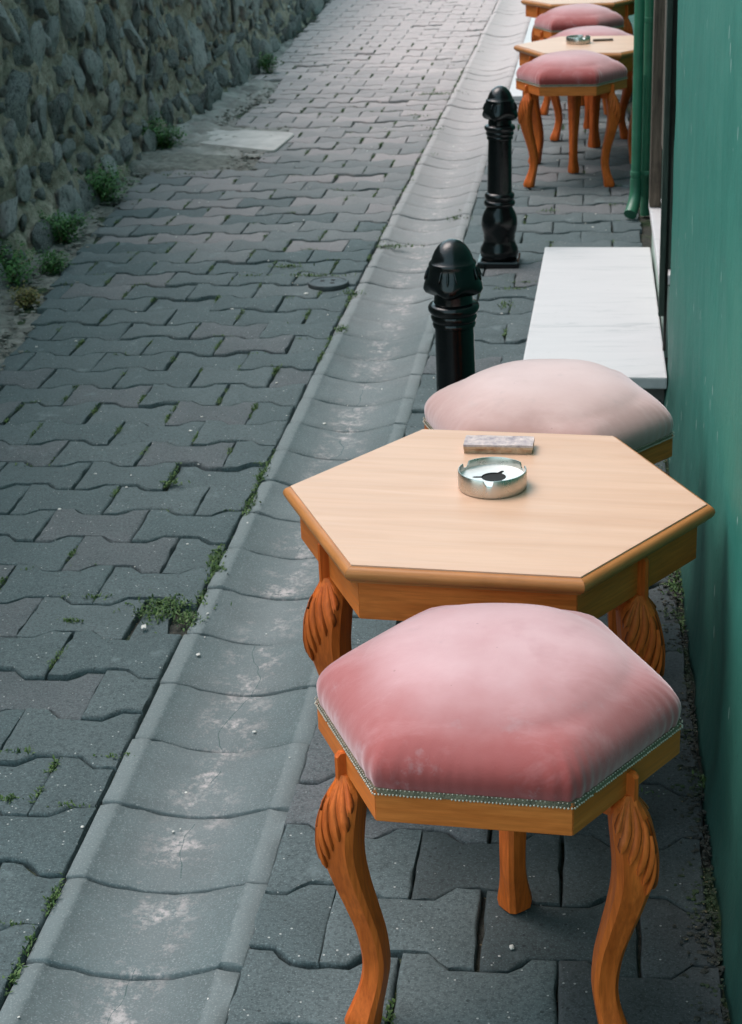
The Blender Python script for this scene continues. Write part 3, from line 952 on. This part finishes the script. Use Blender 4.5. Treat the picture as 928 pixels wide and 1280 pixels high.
FEATHERS = [((0.004, 0.50), (0.066, 0.90), 0.30), ((0.012, 0.30), (0.082, 0.70), 0.28), ((0.028, 0.16), (0.099, 0.50), 0.26), ((0.046, 0.08), (0.114, 0.34), 0.24), ((0.070, 0.04), (0.130, 0.18), 0.2), ((0.006, 0.72), (0.040, 0.96), 0.2)]
def leg_meshes(ztop, dr, ss):
    """cabriole leg in the plane of +X (radial), origin at the axis on the ground"""
    k = ztop / 0.396
    tab = [(z * k, r + dr, s * ss) for z, r, s in LEG]
    def ring(z):
        r, s = interp(tab, z)
        hd = s * 0.7071; c = r - hd
        ch = 0.16
        P = []
        for q in range(4):
            a0 = Vector((math.cos(q * math.pi / 2), math.sin(q * math.pi / 2))) * hd
            a1 = Vector((math.cos((q + 1) * math.pi / 2), math.sin((q + 1) * math.pi / 2))) * hd
            P.append(a0.lerp(a1, ch)); P.append(a0.lerp(a1, 0.5) * 1.035); P.append(a0.lerp(a1, 1 - ch))
        return [Vector((c + p.x, p.y, z)) for p in P]
    zs = [ztop * (1 - i / 34) for i in range(35)]
    mb = MB(); mb.rings([ring(z) for z in zs][::-1])
    mb.box(0.158 + dr, 0.19 + dr, -0.018, 0.018, ztop - 0.03, ztop + 0.03)
    leg = smooth_by_angle(mesh('leg', mb.V, mb.F), 35)
    # carving on the two outer faces
    cb = MB()
    glaze = []
    for side in (1, -1):
        def surf(t, w):
            z = ztop - t * k
            r, s = interp(tab, z)
            hd = s * 0.7071
            w = max(0.03, min(0.97, w))
            # from the outer corner (w=0) to the side corner (w=1)
            return Vector((r - hd + hd * (1 - w), side * hd * w, z))
        nrm = Vector((0.7071, side * 0.7071, 0.0))
        for (t0, w0), (t1, w1), wd in FEATHERS:
            NL, NW = 9, 5
            G = []
            for i in range(NL):
                u = i / (NL - 1)
                tt = t0 + (t1 - t0) * u
                ww = w0 + (w1 - w0) * (u ** 1.7)
                half = wd * 0.5 * (0.35 + 0.65 * math.sin(math.pi * min(1, u * 0.62 + 0.1))) * (1 if u < 0.82 else math.sqrt(max(0.03, 1 - ((u - 0.82) / 0.18) ** 2)))
                row = []
                for j in range(NW):
                    v = (j / (NW - 1) - 0.5) * 2
                    lift = (0.0006 + 0.0052 * u) * (1 - v * v) ** 0.5 * (1 if u < 0.95 else 0.6) if abs(v) < 1 else -0.0012
                    row.append(surf(tt, ww + half * v) + nrm * (lift * ss))
                G.append(row)
            b0 = len(cb.V)
            for row in G: cb.V += row
            for i in range(NL):
                for j in range(NW): glaze.append(1.0 if j in (0, NW - 1) else (0.25 if j == 1 else 0.0))
            for i in range(NL - 1):
                for j in range(NW - 1):
                    q = b0 + i * NW + j
                    cb.F.append((q, q + 1, q + NW + 1, q + NW))
    carve = mesh('carving', cb.V, cb.F)
    at = carve.attributes.new('glaze', 'FLOAT', 'POINT'); at.data.foreach_set('value', glaze)
    smooth_by_angle(carve, 45)
    return leg, carve
def add_legs(root, ztop, dr, ss, face_r, strip_z1, mat):
    leg, carve = leg_meshes(ztop, dr, ss * 1.16)
    sb = MB()
    x1 = LEG[0][1] + dr
    sb.rings([[Vector((face_r - 0.002, -0.0055, z)), Vector((x1 - 0.001 - e, -0.0050, z)), Vector((x1 + 0.001 - e, 0, z)), Vector((x1 - 0.001 - e, 0.0050, z)), Vector((face_r - 0.002, 0.0055, z))] for z, e in ((ztop - 0.012, 0), (ztop + 0.01, 0), (strip_z1 - 0.005, 0), (strip_z1, 0.005))])
    strip = mesh('leg_tongue', sb.V, sb.F)
    for a in (210, 330, 90):
        lo = link('leg', leg, mat, root, rot=(0, 0, R(a)))
        link('carving', carve, M['wood_carved'], lo)
        link('leg_tongue', strip, mat, lo)
def hexR(a, Rh, sharp=10.0):
    # smooth hexagon radius: corners at multiples of 60 deg
    s = 0.0
    for k in range(6):
        c = math.cos(a - R(30 + 60 * k))
        if c > 0: s += (c / (0.866 * Rh)) ** sharp
    return s ** (-1 / sharp)
def make_stool(velv):
    root = empty('stool')
    Rh, z0, z1 = 0.234, 0.395, 0.440
    apron(root, Rh, z0, z1, 0.02, M['wood'])
    mb = MB(); mb.rings([[hexpt(Rh - 0.003, k) + Vector((0, 0, z)) for k in range(6)] for z in (z1 - 0.012, z1 - 0.001)])
    mb.build('seat_board', M['wood'], root)
    # cushion
    NS, NR = 420, 34
    rings = []
    zh = 0.104
    for i in range(NR + 1):
        u = 1 - i / NR
        u2 = math.sin(u * math.pi / 2) if True else u
        rg = []
        for j in range(NS):
            a = 2 * math.pi * j / NS
            sharp = 42 - 230 * (1 - u2)
            rad = hexR(a, Rh - 0.0005, max(5.5, sharp))
            rad = rad * u2
            prof = (1 - u2 ** 2.7)
            prof = max(0.0, prof) ** 0.47
            z = z1 + 0.001 + zh * prof
            # side bulge and gathers
            dz = (z - z1) / zh
            bul = 0.007 * math.sin(math.pi * min(1, dz * 1.6)) * u2
            corner = max(0.0, math.cos(a * 6)) ** 2
            gather = (0.0004 + 0.0020 * corner) * math.sin(a * 73 + 3 * math.sin(a * 7)) * max(0, 1 - dz * 1.35) * (0.5 + 0.6 * noise.noise(Vector((math.cos(a) * 3, math.sin(a) * 3, 0))))
            rr2 = rad + bul + gather
            lump = 0.0035 * noise.noise(Vector((rr2 * math.cos(a) * 9, rr2 * math.sin(a) * 9, 4.0))) * dz
            rg.append(Vector((rr2 * math.cos(a), rr2 * math.sin(a), z + lump)))
        rings.append(rg)
    mb = MB(); mb.rings(rings[:-1], cap0=False, cap1=True)
    mb.build('seat_cushion', velv, root, smooth=70)
    # braid and its beads
    tb = MB()
    prof = [(0.0005, z1 - 0.0068), (0.0020, z1 - 0.0062), (0.0024, z1 - 0.003), (0.0020, z1 + 0.0006), (-0.004, z1 + 0.0012)]
    n = 120
    rg = []
    for off, z in prof:
        rg.append([Vector((hexR(2 * math.pi * j / n, Rh, 60) + off, 0, z)) for j in range(n)])
        rg[-1] = [Matrix.Rotation(2 * math.pi * j / n, 3, 'Z') @ v for j, v in enumerate(rg[-1])]
    tb.rings(rg, cap0=False, cap1=False)
    tr = tb.build('trim_braid', M['braid'], root, smooth=50)
    nb = MB()
    ico = bmesh.new(); bmesh.ops.create_icosphere(ico, subdivisions=1, radius=1)
    iv = [v.co.copy() for v in ico.verts]; ico.verts.index_update(); jf = [tuple(v.index for v in f.verts) for f in ico.faces]; ico.free()
    for k in range(6):
        p, q = hexpt(Rh + 0.0025, k), hexpt(Rh + 0.0025, k + 1)
        for row, (z, rad, cnt) in enumerate(((z1 - 0.0060, 0.0016, 54), (z1 + 0.0010, 0.0011, 46))):
            for i in range(cnt):
                if rnd.random() < 0.02: continue
                c = p.lerp(q, (i + 0.5) / cnt) + Vector((0, 0, z + rnd.uniform(-0.0005, 0.0005)))
                b0 = len(nb.V)
                nb.V += [c + v * rad for v in iv]
                nb.F += [tuple(b0 + i2 for i2 in f) for f in jf]
    nm = mesh('nail_heads', nb.V, nb.F, smooth=True)
    tag(link('nail_heads', nm, M['nail'], tr), kind='stuff')
    add_legs(root, 0.396, 0.0, 1.0, Rh * 0.866, z1 - 0.014, M['wood_leg'])
    return root
def put(o, x, y, rot, label, group, cat, tilt=(0, 0)):
    o.location = (x, y, road_height(x, y) + 0.003)
    o.rotation_euler = (tilt[0], tilt[1], rot)
    tag(o, label, cat, group)
SG = 'pink velvet hexagonal stools'
s1 = make_stool(M['velvet'])
put(s1, -0.114, 1.861, -0.073, 'pink velvet hexagonal stool with carved orange legs, nearest the camera', SG, 'stool')
s2 = make_stool(M['velvet_pale'])
put(s2, -0.078, 2.925, -0.16, 'bleached pink velvet stool behind the nearest table, before the marble doorstep', SG, 'stool')
s3 = copy_tree(s1); put(s3, -0.089, 7.23, -0.054, 'pink velvet stool in front of the far table with the ashtray, beside the drainpipe', SG, 'stool')
s4 = copy_tree(s1); s4.scale = (1, 1, 0.945); put(s4, -0.012, 8.32, 0.033, 'pink velvet stool mostly hidden behind the far table with the ashtray', SG, 'stool')
s5 = copy_tree(s1); put(s5, -0.075, 9.05, -0.10, 'farthest pink velvet stool, its seat just below the farthest table', SG, 'stool')

def make_table():
    root = empty('table')
    Rt, zt, th = 0.343, 0.508, 0.028
    # flat veneered top
    mb = MB()
    mb.rings([[hexpt(Rt - 0.0135, k) + Vector((0, 0, z)) for k in range(6)] for z in (zt - th + 0.002, zt)])
    mb.build('table_top', M['wood_top'], root, bevel=0.0006)
    # bullnose moulding, six lengths
    prof = [(-0.013, 0.0), (-0.0125, -0.0022), (-0.0085, -0.0026), (-0.004, -0.0045), (-0.0012, -0.008), (0.0, -0.0125), (-0.0012, -0.0175), (-0.005, -0.0225), (-0.010, -0.0245), (-0.0108, -0.028), (-0.03, -0.028)]
    for k in range(6):
        c = (hexpt(Rt, k) + hexpt(Rt, k + 1)) / 2
        ang = math.atan2(c.y, c.x) + math.pi / 2
        loc = Vector((c.x, c.y, zt))
        inv = (Matrix.Translation(loc) @ Matrix.Rotation(ang, 4, 'Z')).inverted()
        mm = MB()
        rgs = []
        for kk, g in ((k, 0.0002), (k + 1, -0.0002)):
            rgs.append([inv @ (hexpt(Rt + off / 0.866, kk) + Vector((0, 0, zt + z - 0.0003))) + Vector((g, 0, 0)) for off, z in prof])
        mm.rings(rgs)
        mm.build('edge_moulding', M['wood_edge'], root, smooth=50, loc=loc, rot=(0, 0, ang))
    apron(root, 0.317, zt - th - 0.064, zt - th - 0.0005, 0.018, M['wood'])
    add_legs(root, zt - th - 0.063, 0.317 * 0.866 - 0.234 * 0.866 + 0.002, 1.2, 0.317 * 0.866, zt - th - 0.002, M['wood_leg'])
    return root
TG = 'hexagonal wooden tables'
t1 = make_table(); put(t1, -0.147, 2.422, -0.087, 'hexagonal wooden table between the two nearest stools, by the green wall', TG, 'table')
t2 = copy_tree(t1); put(t2, -0.016, 7.76, -0.007 - 0.10, 'hexagonal wooden table beside the drainpipes, behind the two bollards', TG, 'table')
t3 = copy_tree(t1); put(t3, -0.06, 9.72, 0.0, 'farthest hexagonal wooden table, cut off by the top of the picture', TG, 'table')
TZ = 0.508

# ashtray
def make_ashtray():
    root = empty('ashtray')
    n = 120; r0, h = 0.0545, 0.030
    def top(a):
        for c in (R(265), R(25), R(145)):
            dd = abs((a - c + math.pi) % (2 * math.pi) - math.pi)
            if dd < 0.13: return h - 0.009 * min(1, (0.15 - dd) / 0.045)
        return h
    mb = MB()
    P = lambda r, z: [Vector((r * math.cos(2 * math.pi * j / n), r * math.sin(2 * math.pi * j / n), z(2 * math.pi * j / n) if callable(z) else z)) for j in range(n)]
    mb.rings([P(r0 - 0.004, 0.0), P(r0 - 0.0006, 0.0012), P(r0, 0.004), P(r0, lambda a: top(a) - 0.0012), P(r0 - 0.0008, top), P(r0 - 0.0018, top), P(r0 - 0.0024, lambda a: top(a) - 0.001), P(r0 - 0.0024, 0.012)], cap1=False)
    mb.build('rim', M['steel'], root, smooth=40)
    mb = MB()
    # inner plate with a winged opening
    def hole(a):
        b0 = 0.0195
        for c, e in ((R(180), 0.014), (R(60), 0.011), (R(300), 0.011)):
            dd = abs((a - c + math.pi) % (2 * math.pi) - math.pi)
            if dd < 0.16: b0 += e * (1 - (dd / 0.16) ** 2) ** 0.5
        return b0
    H1 = [Vector((hole(2 * math.pi * j / n) * math.cos(2 * math.pi * j / n) + 0.002, hole(2 * math.pi * j / n) * math.sin(2 * math.pi * j / n), 0.0164)) for j in range(n)]
    mb.rings([P(r0 - 0.0022, 0.0175), P(r0 - 0.004, 0.0168), P(0.036, 0.0165), H1], cap0=False, cap1=False)
    mb.build('inner_plate', M['satin'], root, smooth=40)
    mb = MB(); mb.lathe([(0.047, 0.002), (0.047, 0.0145)], 40)
    mb.build('ash_well', M['black_hole'], root)
    return root
def on_table(t, o, wx, wy, rz):
    o.location = (wx, wy, t.location.z + TZ + 0.0004)
    o.rotation_euler = (0, 0, rz)
a1 = make_ashtray(); on_table(t1, a1, -0.150, 2.455, 0.05)
tag(a1, 'round brushed steel ashtray on the nearest table', 'ashtray', 'steel ashtrays')
a2 = copy_tree(a1); on_table(t2, a2, -0.066, 7.80, 0.6)
tag(a2, 'round steel ashtray on the far table behind the bollards', 'ashtray', 'steel ashtrays')
# tile offcut
bm = bmesh.new(); bmesh.ops.create_cube(bm, size=1)
bmesh.ops.subdivide_edges(bm, edges=bm.edges, cuts=6, use_grid_fill=True)
for v in bm.verts:
    e = max(abs(v.co.x), abs(v.co.y)) > 0.49
    p = Vector((v.co.x * 0.116, v.co.y * 0.046, v.co.z * 0.016 + 0.008))
    nz = noise.noise(p * 90) 
    p += Vector((0.0012, 0.0012, 0.0006)) * nz
    if e and v.co.z < 0: p += Vector((-v.co.x * 0.004, -v.co.y * 0.012, 0)) * (0.5 + noise.noise(p * 40))
    p.z = max(0.0, p.z)
    v.co = p
me = bpy.data.meshes.new('tile_offcut'); bm.to_mesh(me); bm.free()
smooth_by_angle(me, 35)
ti = link('tile_offcut', me, M['tile']); on_table(t1, ti, -0.148, 2.622, -0.03)
tag(ti, 'chipped oblong tile offcut lying behind the ashtray on the nearest table', 'tile')
mb = MB(); mb.box(-0.045, 0.045, -0.012, 0.012, 0, 0.008)
ck = mb.build('wood_wedge', M['old_wood'], bevel=0.002); on_table(t2, ck, 0.045, 7.86, 0.1)
tag(ck, 'thin wooden wedge lying beside the ashtray on the far table', 'wedge')

# ------------------------------------------------------------------ bollards
def make_bollard():
    root = empty('bollard')
    k = 0.000546
    def Z(y): return (1190 - y) * k
    def prof(pts): return [(r * k, Z(y)) for r, y in pts]
    mb = MB(); mb.box(-0.074, 0.074, -0.074, 0.074, -0.04, Z(1150))
    mb.build('base_plate', M['black_iron'], root, bevel=0.006)
    mb = MB(); mb.lathe(prof([(112, 1151), (122, 1135), (126, 1110), (122, 1085), (108, 1060), (100, 1030), (104, 1012), (101, 1000), (112, 970), (118, 930), (114, 890), (100, 855), (86, 830), (84, 818)]), 48)
    mb.build('base', M['black_iron'], root, smooth=50)
    mb = MB(); mb.lathe(prof([(80, 822), (98, 812), (102, 798), (96, 784), (88, 778), (94, 768), (97, 752), (92, 738), (78, 730)]), 48, cap0=False, cap1=False)
    mb.build('ring_moulding', M['black_iron'], root, smooth=50)
    mb = MB(); mb.lathe(prof([(80, 735), (77, 560), (75, 398)]), 48)
    mb.build('shaft', M['black_iron'], root, smooth=50)
    mb = MB(); mb.lathe(prof([(74, 402), (82, 398), (84, 388), (80, 380), (86, 374), (90, 362), (86, 352), (90, 346), (98, 336), (99, 324), (93, 314), (76, 308), (74, 290), (73, 255)]), 48)
    mb.build('collar', M['black_iron'], root, smooth=50)
    # cap: dome with a four-pointed drape
    n = 96
    rings = []
    def rg(f): return [Vector((f(2 * math.pi * j / n)[0] * k * math.cos(2 * math.pi * j / n), f(2 * math.pi * j / n)[0] * k * math.sin(2 * math.pi * j / n), Z(f(2 * math.pi * j / n)[1]))) for j in range(n)]
    w = lambda a: (0.5 + 0.5 * math.cos(4 * (a - R(258)))) ** 1.4      # 1 at the points of the drape
    rings = [rg(lambda a: (70, 282)), rg(lambda a: (76 + 10 * w(a), 270 + 12 * w(a))), rg(lambda a: (94 + 14 * w(a), 256 + 16 * w(a))),
             rg(lambda a: (104 + 12 * w(a), 240 + 18 * w(a))), rg(lambda a: (106 + 6 * w(a), 226 + 14 * w(a))), rg(lambda a: (101 + 2 * w(a), 210 + 4 * w(a))),
             rg(lambda a: (94, 185)), rg(lambda a: (90, 170)), rg(lambda a: (91, 164)), rg(lambda a: (87, 157)), rg(lambda a: (81, 154)), rg(lambda a: (76, 138)), rg(lambda a: (67, 118)), rg(lambda a: (53, 99)), rg(lambda a: (35, 85)), rg(lambda a: (16, 77)), rg(lambda a: (4, 75))]
    mb = MB(); mb.rings(rings)
    cp = mb.build('cap', M['black_iron'], root, smooth=60)
    # small raised flutes on the drape
    fb = MB()
    for q in range(4):
        for dj in (-0.30, 0.0, 0.30):
            a = R(258) + q * math.pi / 2 + dj
            pts = []
            for i in range(6):
                u = i / 5
                y = 176 + u * (50 - abs(dj) * 30)
                r = (92 + 17 * u) * k
                aa = a + dj * 0.25 * (u - 0.5)
                pts.append((r * math.cos(aa), r * math.sin(aa), Z(y)))
            fb.tube(pts, [0.001, 0.0026, 0.003, 0.003, 0.0026, 0.001], 8)
    fb.build('drape_flutes', M['black_iron'], cp, smooth=60)
    return root
b1 = make_bollard(); b1.location = (-0.287, 3.50, road_height(-0.3, 3.5)); b1.scale = (1.04, 1.04, 1.085)
b1.rotation_euler = (0.0, -0.012, 0.1)
tag(b1, 'black cast iron bollard rising just behind the bleached stool', 'bollard', 'black iron bollards')
b2 = copy_tree(b1); b2.location = (-0.324, 5.85, road_height(-0.324, 5.85)); b2.rotation_euler = (0, 0.015, 0.0); b2.scale = (1, 1, 1.025)
tag(b2, 'black cast iron bollard in full view, farther up the pavement edge', 'bollard', 'black iron bollards')

# ------------------------------------------------------------------ covers on the road
cv = empty('stopcock_cover', (-0.900, 5.56, road_height(-0.9, 5.56) - 0.006))
tag(cv, 'small round iron cover with holes sunk in the pavers by the gutter', 'cover')
mb = MB(); mb.lathe([(0.069, -0.03), (0.071, 0.004), (0.071, 0.016), (0.069, 0.019), (0.062, 0.020), (0.060, 0.018), (0.012, 0.0185)], 48)
mb.build('lid', M['cover_iron'], cv, smooth=40)
for hx, hy in ((-0.022, 0.012), (0.014, 0.022), (0.016, -0.018)):
    mb = MB(); mb.lathe([(0.0085, 0.0186), (0.0085, 0.0192)], 16, (hx, hy))
    mb.build('hole', M['black_hole'], cv)
pl = [Vector((-1.97, 8.24, 0)), Vector((-1.53, 8.00, 0)), Vector((-1.50, 8.48, 0)), Vector((-1.99, 8.66, 0))]
mb = MB()
def roundpoly(P, r, n=5):
    out = []
    for i, p in enumerate(P):
        a = P[i - 1]; c = P[(i + 1) % len(P)]
        u = (a - p).normalized() * r; w = (c - p).normalized() * r
        for j in range(n):
            t = j / (n - 1)
            out.append(p + u * (1 - t) ** 2 + w * t ** 2)
    return out
rp = roundpoly(pl, 0.06)
cen = sum(pl, Vector()) / 4
mb.rings([[cen + (p - cen) * s + Vector((0, 0, z)) - cen for p in rp] for s, z in ((1, -0.03), (1, 0.008), (0.985, 0.012), (0.5, 0.0125))])
pt = mb.build('service_plate', M['plate'], smooth=40, loc=cen)
tag(pt, 'pale flat utility plate set in the road at the foot of the stone wall', 'plate')

# ------------------------------------------------------------------ weeds and moss
def blade(V, F, base, dirv, ln, wd, bend):
    n = Vector((-dirv.y, dirv.x, 0))
    if n.length < 1e-3: n = Vector((1, 0, 0))
    n.normalize()
    b0 = len(V)
    p1 = base + dirv * ln * 0.5; p2 = base + dirv * ln + Vector((0, 0, -bend * ln))
    V += [base - n * wd * 0.3, base + n * wd * 0.3, p1 + n * wd * 0.5, p1 - n * wd * 0.5, p2]
    F += [(b0, b0 + 1, b0 + 2, b0 + 3), (b0 + 3, b0 + 2, b0 + 4)]
def weed(px, py, rad, height, n, mat, label, leaf_size=0.016, toward=(0, 0)):
    c = unproject(px, py)
    c.z = -0.01
    rr = random.Random(int(px * 7 + py))
    root = empty('weed', c)
    tag(root, label, 'weed', 'weeds along the stone wall')
    V, F = [], []
    SVv = MB()
    for s in range(max(5, n // 60)):
        a = rr.uniform(0, 6.28); l = rr.uniform(0.5, 1) * height
        tip = Vector((math.cos(a) * rad * rr.uniform(0.2, 1), math.sin(a) * rad * rr.uniform(0.2, 1), l))
        SVv.tube([(tip.x * 0.15, tip.y * 0.15, 0), (tip.x * 0.5, tip.y * 0.5, l * 0.6), tip], [0.002, 0.0015, 0.0008], 5)
        for _ in range(130):
            u = rr.random() ** 0.7
            q = Vector((tip.x * u, tip.y * u, l * (u ** 0.8))) + Vector((rr.gauss(0, 0.2), rr.gauss(0, 0.2), rr.gauss(0, 0.14))) * rad
            q.z = max(0.0, q.z)
            dv = Vector((rr.gauss(0, 1), rr.gauss(0, 1), rr.uniform(-0.2, 0.9))).normalized()
            blade(V, F, q, dv, leaf_size * rr.uniform(0.6, 1.4), leaf_size * rr.uniform(0.4, 0.8), rr.uniform(0, 0.4))
    link('foliage', mesh('foliage', V, F, recalc=False), mat, root)
    SVv.build('stem', M['twig'], root)
weed(10, 352, 0.16, 0.13, 700, M['leaf'], 'dark leafy weed at the left picture edge, largest at the wall foot')
weed(62, 338, 0.09, 0.07, 360, M['leaf'], 'small green weed on the soil right of the largest weed', 0.012)
weed(38, 376, 0.08, 0.05, 300, M['leaf_dry'], 'yellowing low weed nearest the camera at the wall foot', 0.012)
weed(78, 300, 0.13, 0.11, 600, M['leaf'], 'green weed in the dark hollow at the base of the wall')
weed(128, 250, 0.17, 0.15, 900, M['leaf'], 'bushy green weed against the wall, midway to the pale plate')
weed(207, 188, 0.13, 0.17, 800, M['leaf'], 'tall green weed against the wall just before the pale plate')
weed(336, 90, 0.09, 0.12, 420, M['leaf'], 'small farthest weed at the wall foot beyond the pale plate')

mr = random.Random(5)
V, F = [], []
def tuft(x, y, sx, sy, n, size=0.009):
    z0 = road_height(x, y) - 0.007
    for _ in range(n):
        p = Vector((x + mr.gauss(0, sx), y + mr.gauss(0, sy), z0 + mr.uniform(0, 0.009)))
        dv = Vector((mr.gauss(0, 0.7), mr.gauss(0, 0.7), mr.uniform(0.3, 1.2))).normalized()
        blade(V, F, p, dv, size * mr.uniform(0.5, 1.5), size * mr.uniform(0.2, 0.5), mr.uniform(0, 0.5))
for (x, y) in head_joints:
    if not in_frame((x, y, 0), 10) or y > 12: continue
    if x > -0.47 and mr.random() > 0.35: continue
    g = noise.noise(Vector((x * 1.1, y * 1.1, 7.7)))
    if mr.random() < 0.55 + 0.6 * g:
        for _ in range(mr.randint(1, 3)):
            oy = mr.uniform(-0.07, 0.07)
            tuft(x, y + oy, 0.0035, 0.014, mr.randint(15, 50), 0.0095)
    if mr.random() < 0.28:
        tuft(x + mr.uniform(-0.06, 0.06), y + PP / 2 + AMP * mr.choice((-1, 1)), 0.016, 0.003, mr.randint(12, 40), 0.0085)
for px, py, sx, sy, n in ((200, 760, 0.030, 0.028, 420), (236, 772, 0.014, 0.02, 150), (222, 752, 0.04, 0.012, 160), (270, 697, 0.008, 0.035, 260), (272, 712, 0.012, 0.012, 120), (312, 630, 0.008, 0.03, 120), (330, 590, 0.007, 0.03, 140), (217, 602, 0.014, 0.006, 60), (120, 745, 0.015, 0.004, 60),
                          (90, 775, 0.012, 0.004, 70), (22, 938, 0.02, 0.003, 70), (5, 995, 0.012, 0.005, 70), (547, 117, 0.06, 0.02, 300), (530, 145, 0.03, 0.03, 120), (545, 160, 0.02, 0.02, 90), (490, 307, 0.045, 0.012, 160), (392, 345, 0.05, 0.01, 200), (360, 333, 0.03, 0.01, 120), (440, 365, 0.02, 0.02, 120), (427, 410, 0.012, 0.02, 120),
                          (685, 262, 0.022, 0.016, 130), (632, 380, 0.012, 0.03, 110), (640, 360, 0.03, 0.006, 90), (575, 270, 0.02, 0.016, 140), (580, 262, 0.01, 0.02, 60), (230, 217, 0.06, 0.01, 140), (847, 725, 0.012, 0.04, 260), (320, 345, 0.03, 0.006, 70), (655, 352, 0.03, 0.006, 60)):
    q = unproject(px, py)
    tuft(q.x, q.y, sx, sy, n, 0.011)
tag(link('moss', mesh('moss', V, F, recalc=False), M['moss']), 'green moss and grass sprouting from the paving joints', 'moss', kind='stuff')
# litter: pale chips, grit along the wall, straw
mb = MB()
ico = bmesh.new(); bmesh.ops.create_icosphere(ico, subdivisions=1, radius=1)
iv = [v.co.copy() for v in ico.verts]; jf = [tuple(v.index for v in f.verts) for f in ico.faces]; ico.free()
def pebble(mb, x, y, z, r):
    b0 = len(mb.V)
    sq = Vector((mr.uniform(0.7, 1.4), mr.uniform(0.7, 1.4), mr.uniform(0.3, 0.6))) * r
    mb.V += [Vector((x + v.x * sq.x * mr.uniform(0.8, 1.2), y + v.y * sq.y * mr.uniform(0.8, 1.2), z + v.z * sq.z)) for v in iv]
    mb.F += [tuple(b0 + i for i in f) for f in jf]
for _ in range(260):
    y = mr.uniform(1.7, 10); x = mr.uniform(-1.9, 0.15)
    zz = road_height(x, y) + (gutter_profile(x - (GL + GR) / 2) if GL < x < GR else 0.0)
    pebble(mb, x, y, zz + 0.001, mr.uniform(0.0012, 0.0035) * (1 + 0.08 * y))
for px, py, r in ((75, 637, 0.005), (180, 783, 0.007), (640, 1183, 0.005), (452, 1138, 0.004), (383, 367, 0.010), (95, 425, 0.006)):
    q = unproject(px, py); pebble(mb, q.x, q.y, road_height(q.x, q.y) + 0.002, r)
tag(mb.build('litter', M['chip'], smooth=40), 'small pale chips and grit scattered over the paving', 'litter', kind='stuff')
mb = MB()
for _ in range(2200):
    y = mr.uniform(1.6, 4.4); x = 0.195 - abs(mr.gauss(0, 0.022))
    pebble(mb, x, y, road_height(x, y) - 0.004 + mr.uniform(0, 0.006), mr.uniform(0.001, 0.0045))
tag(mb.build('rubble_grit', M['soil'], smooth=40), 'dark grit and crumbs gathered along the foot of the green wall', 'grit', kind='stuff')
mb = MB()
for _ in range(700):
    y = mr.uniform(3.8, 10.0); x = left_edge(y) + mr.gauss(-0.06, 0.05)
    pebble(mb, x, y, -0.008 + mr.uniform(0, 0.012), mr.uniform(0.003, 0.014))
tag(mb.build('rubble_grit', M['ground'], smooth=40), 'loose rubble crumbs along the foot of the stone wall', 'grit', kind='stuff')
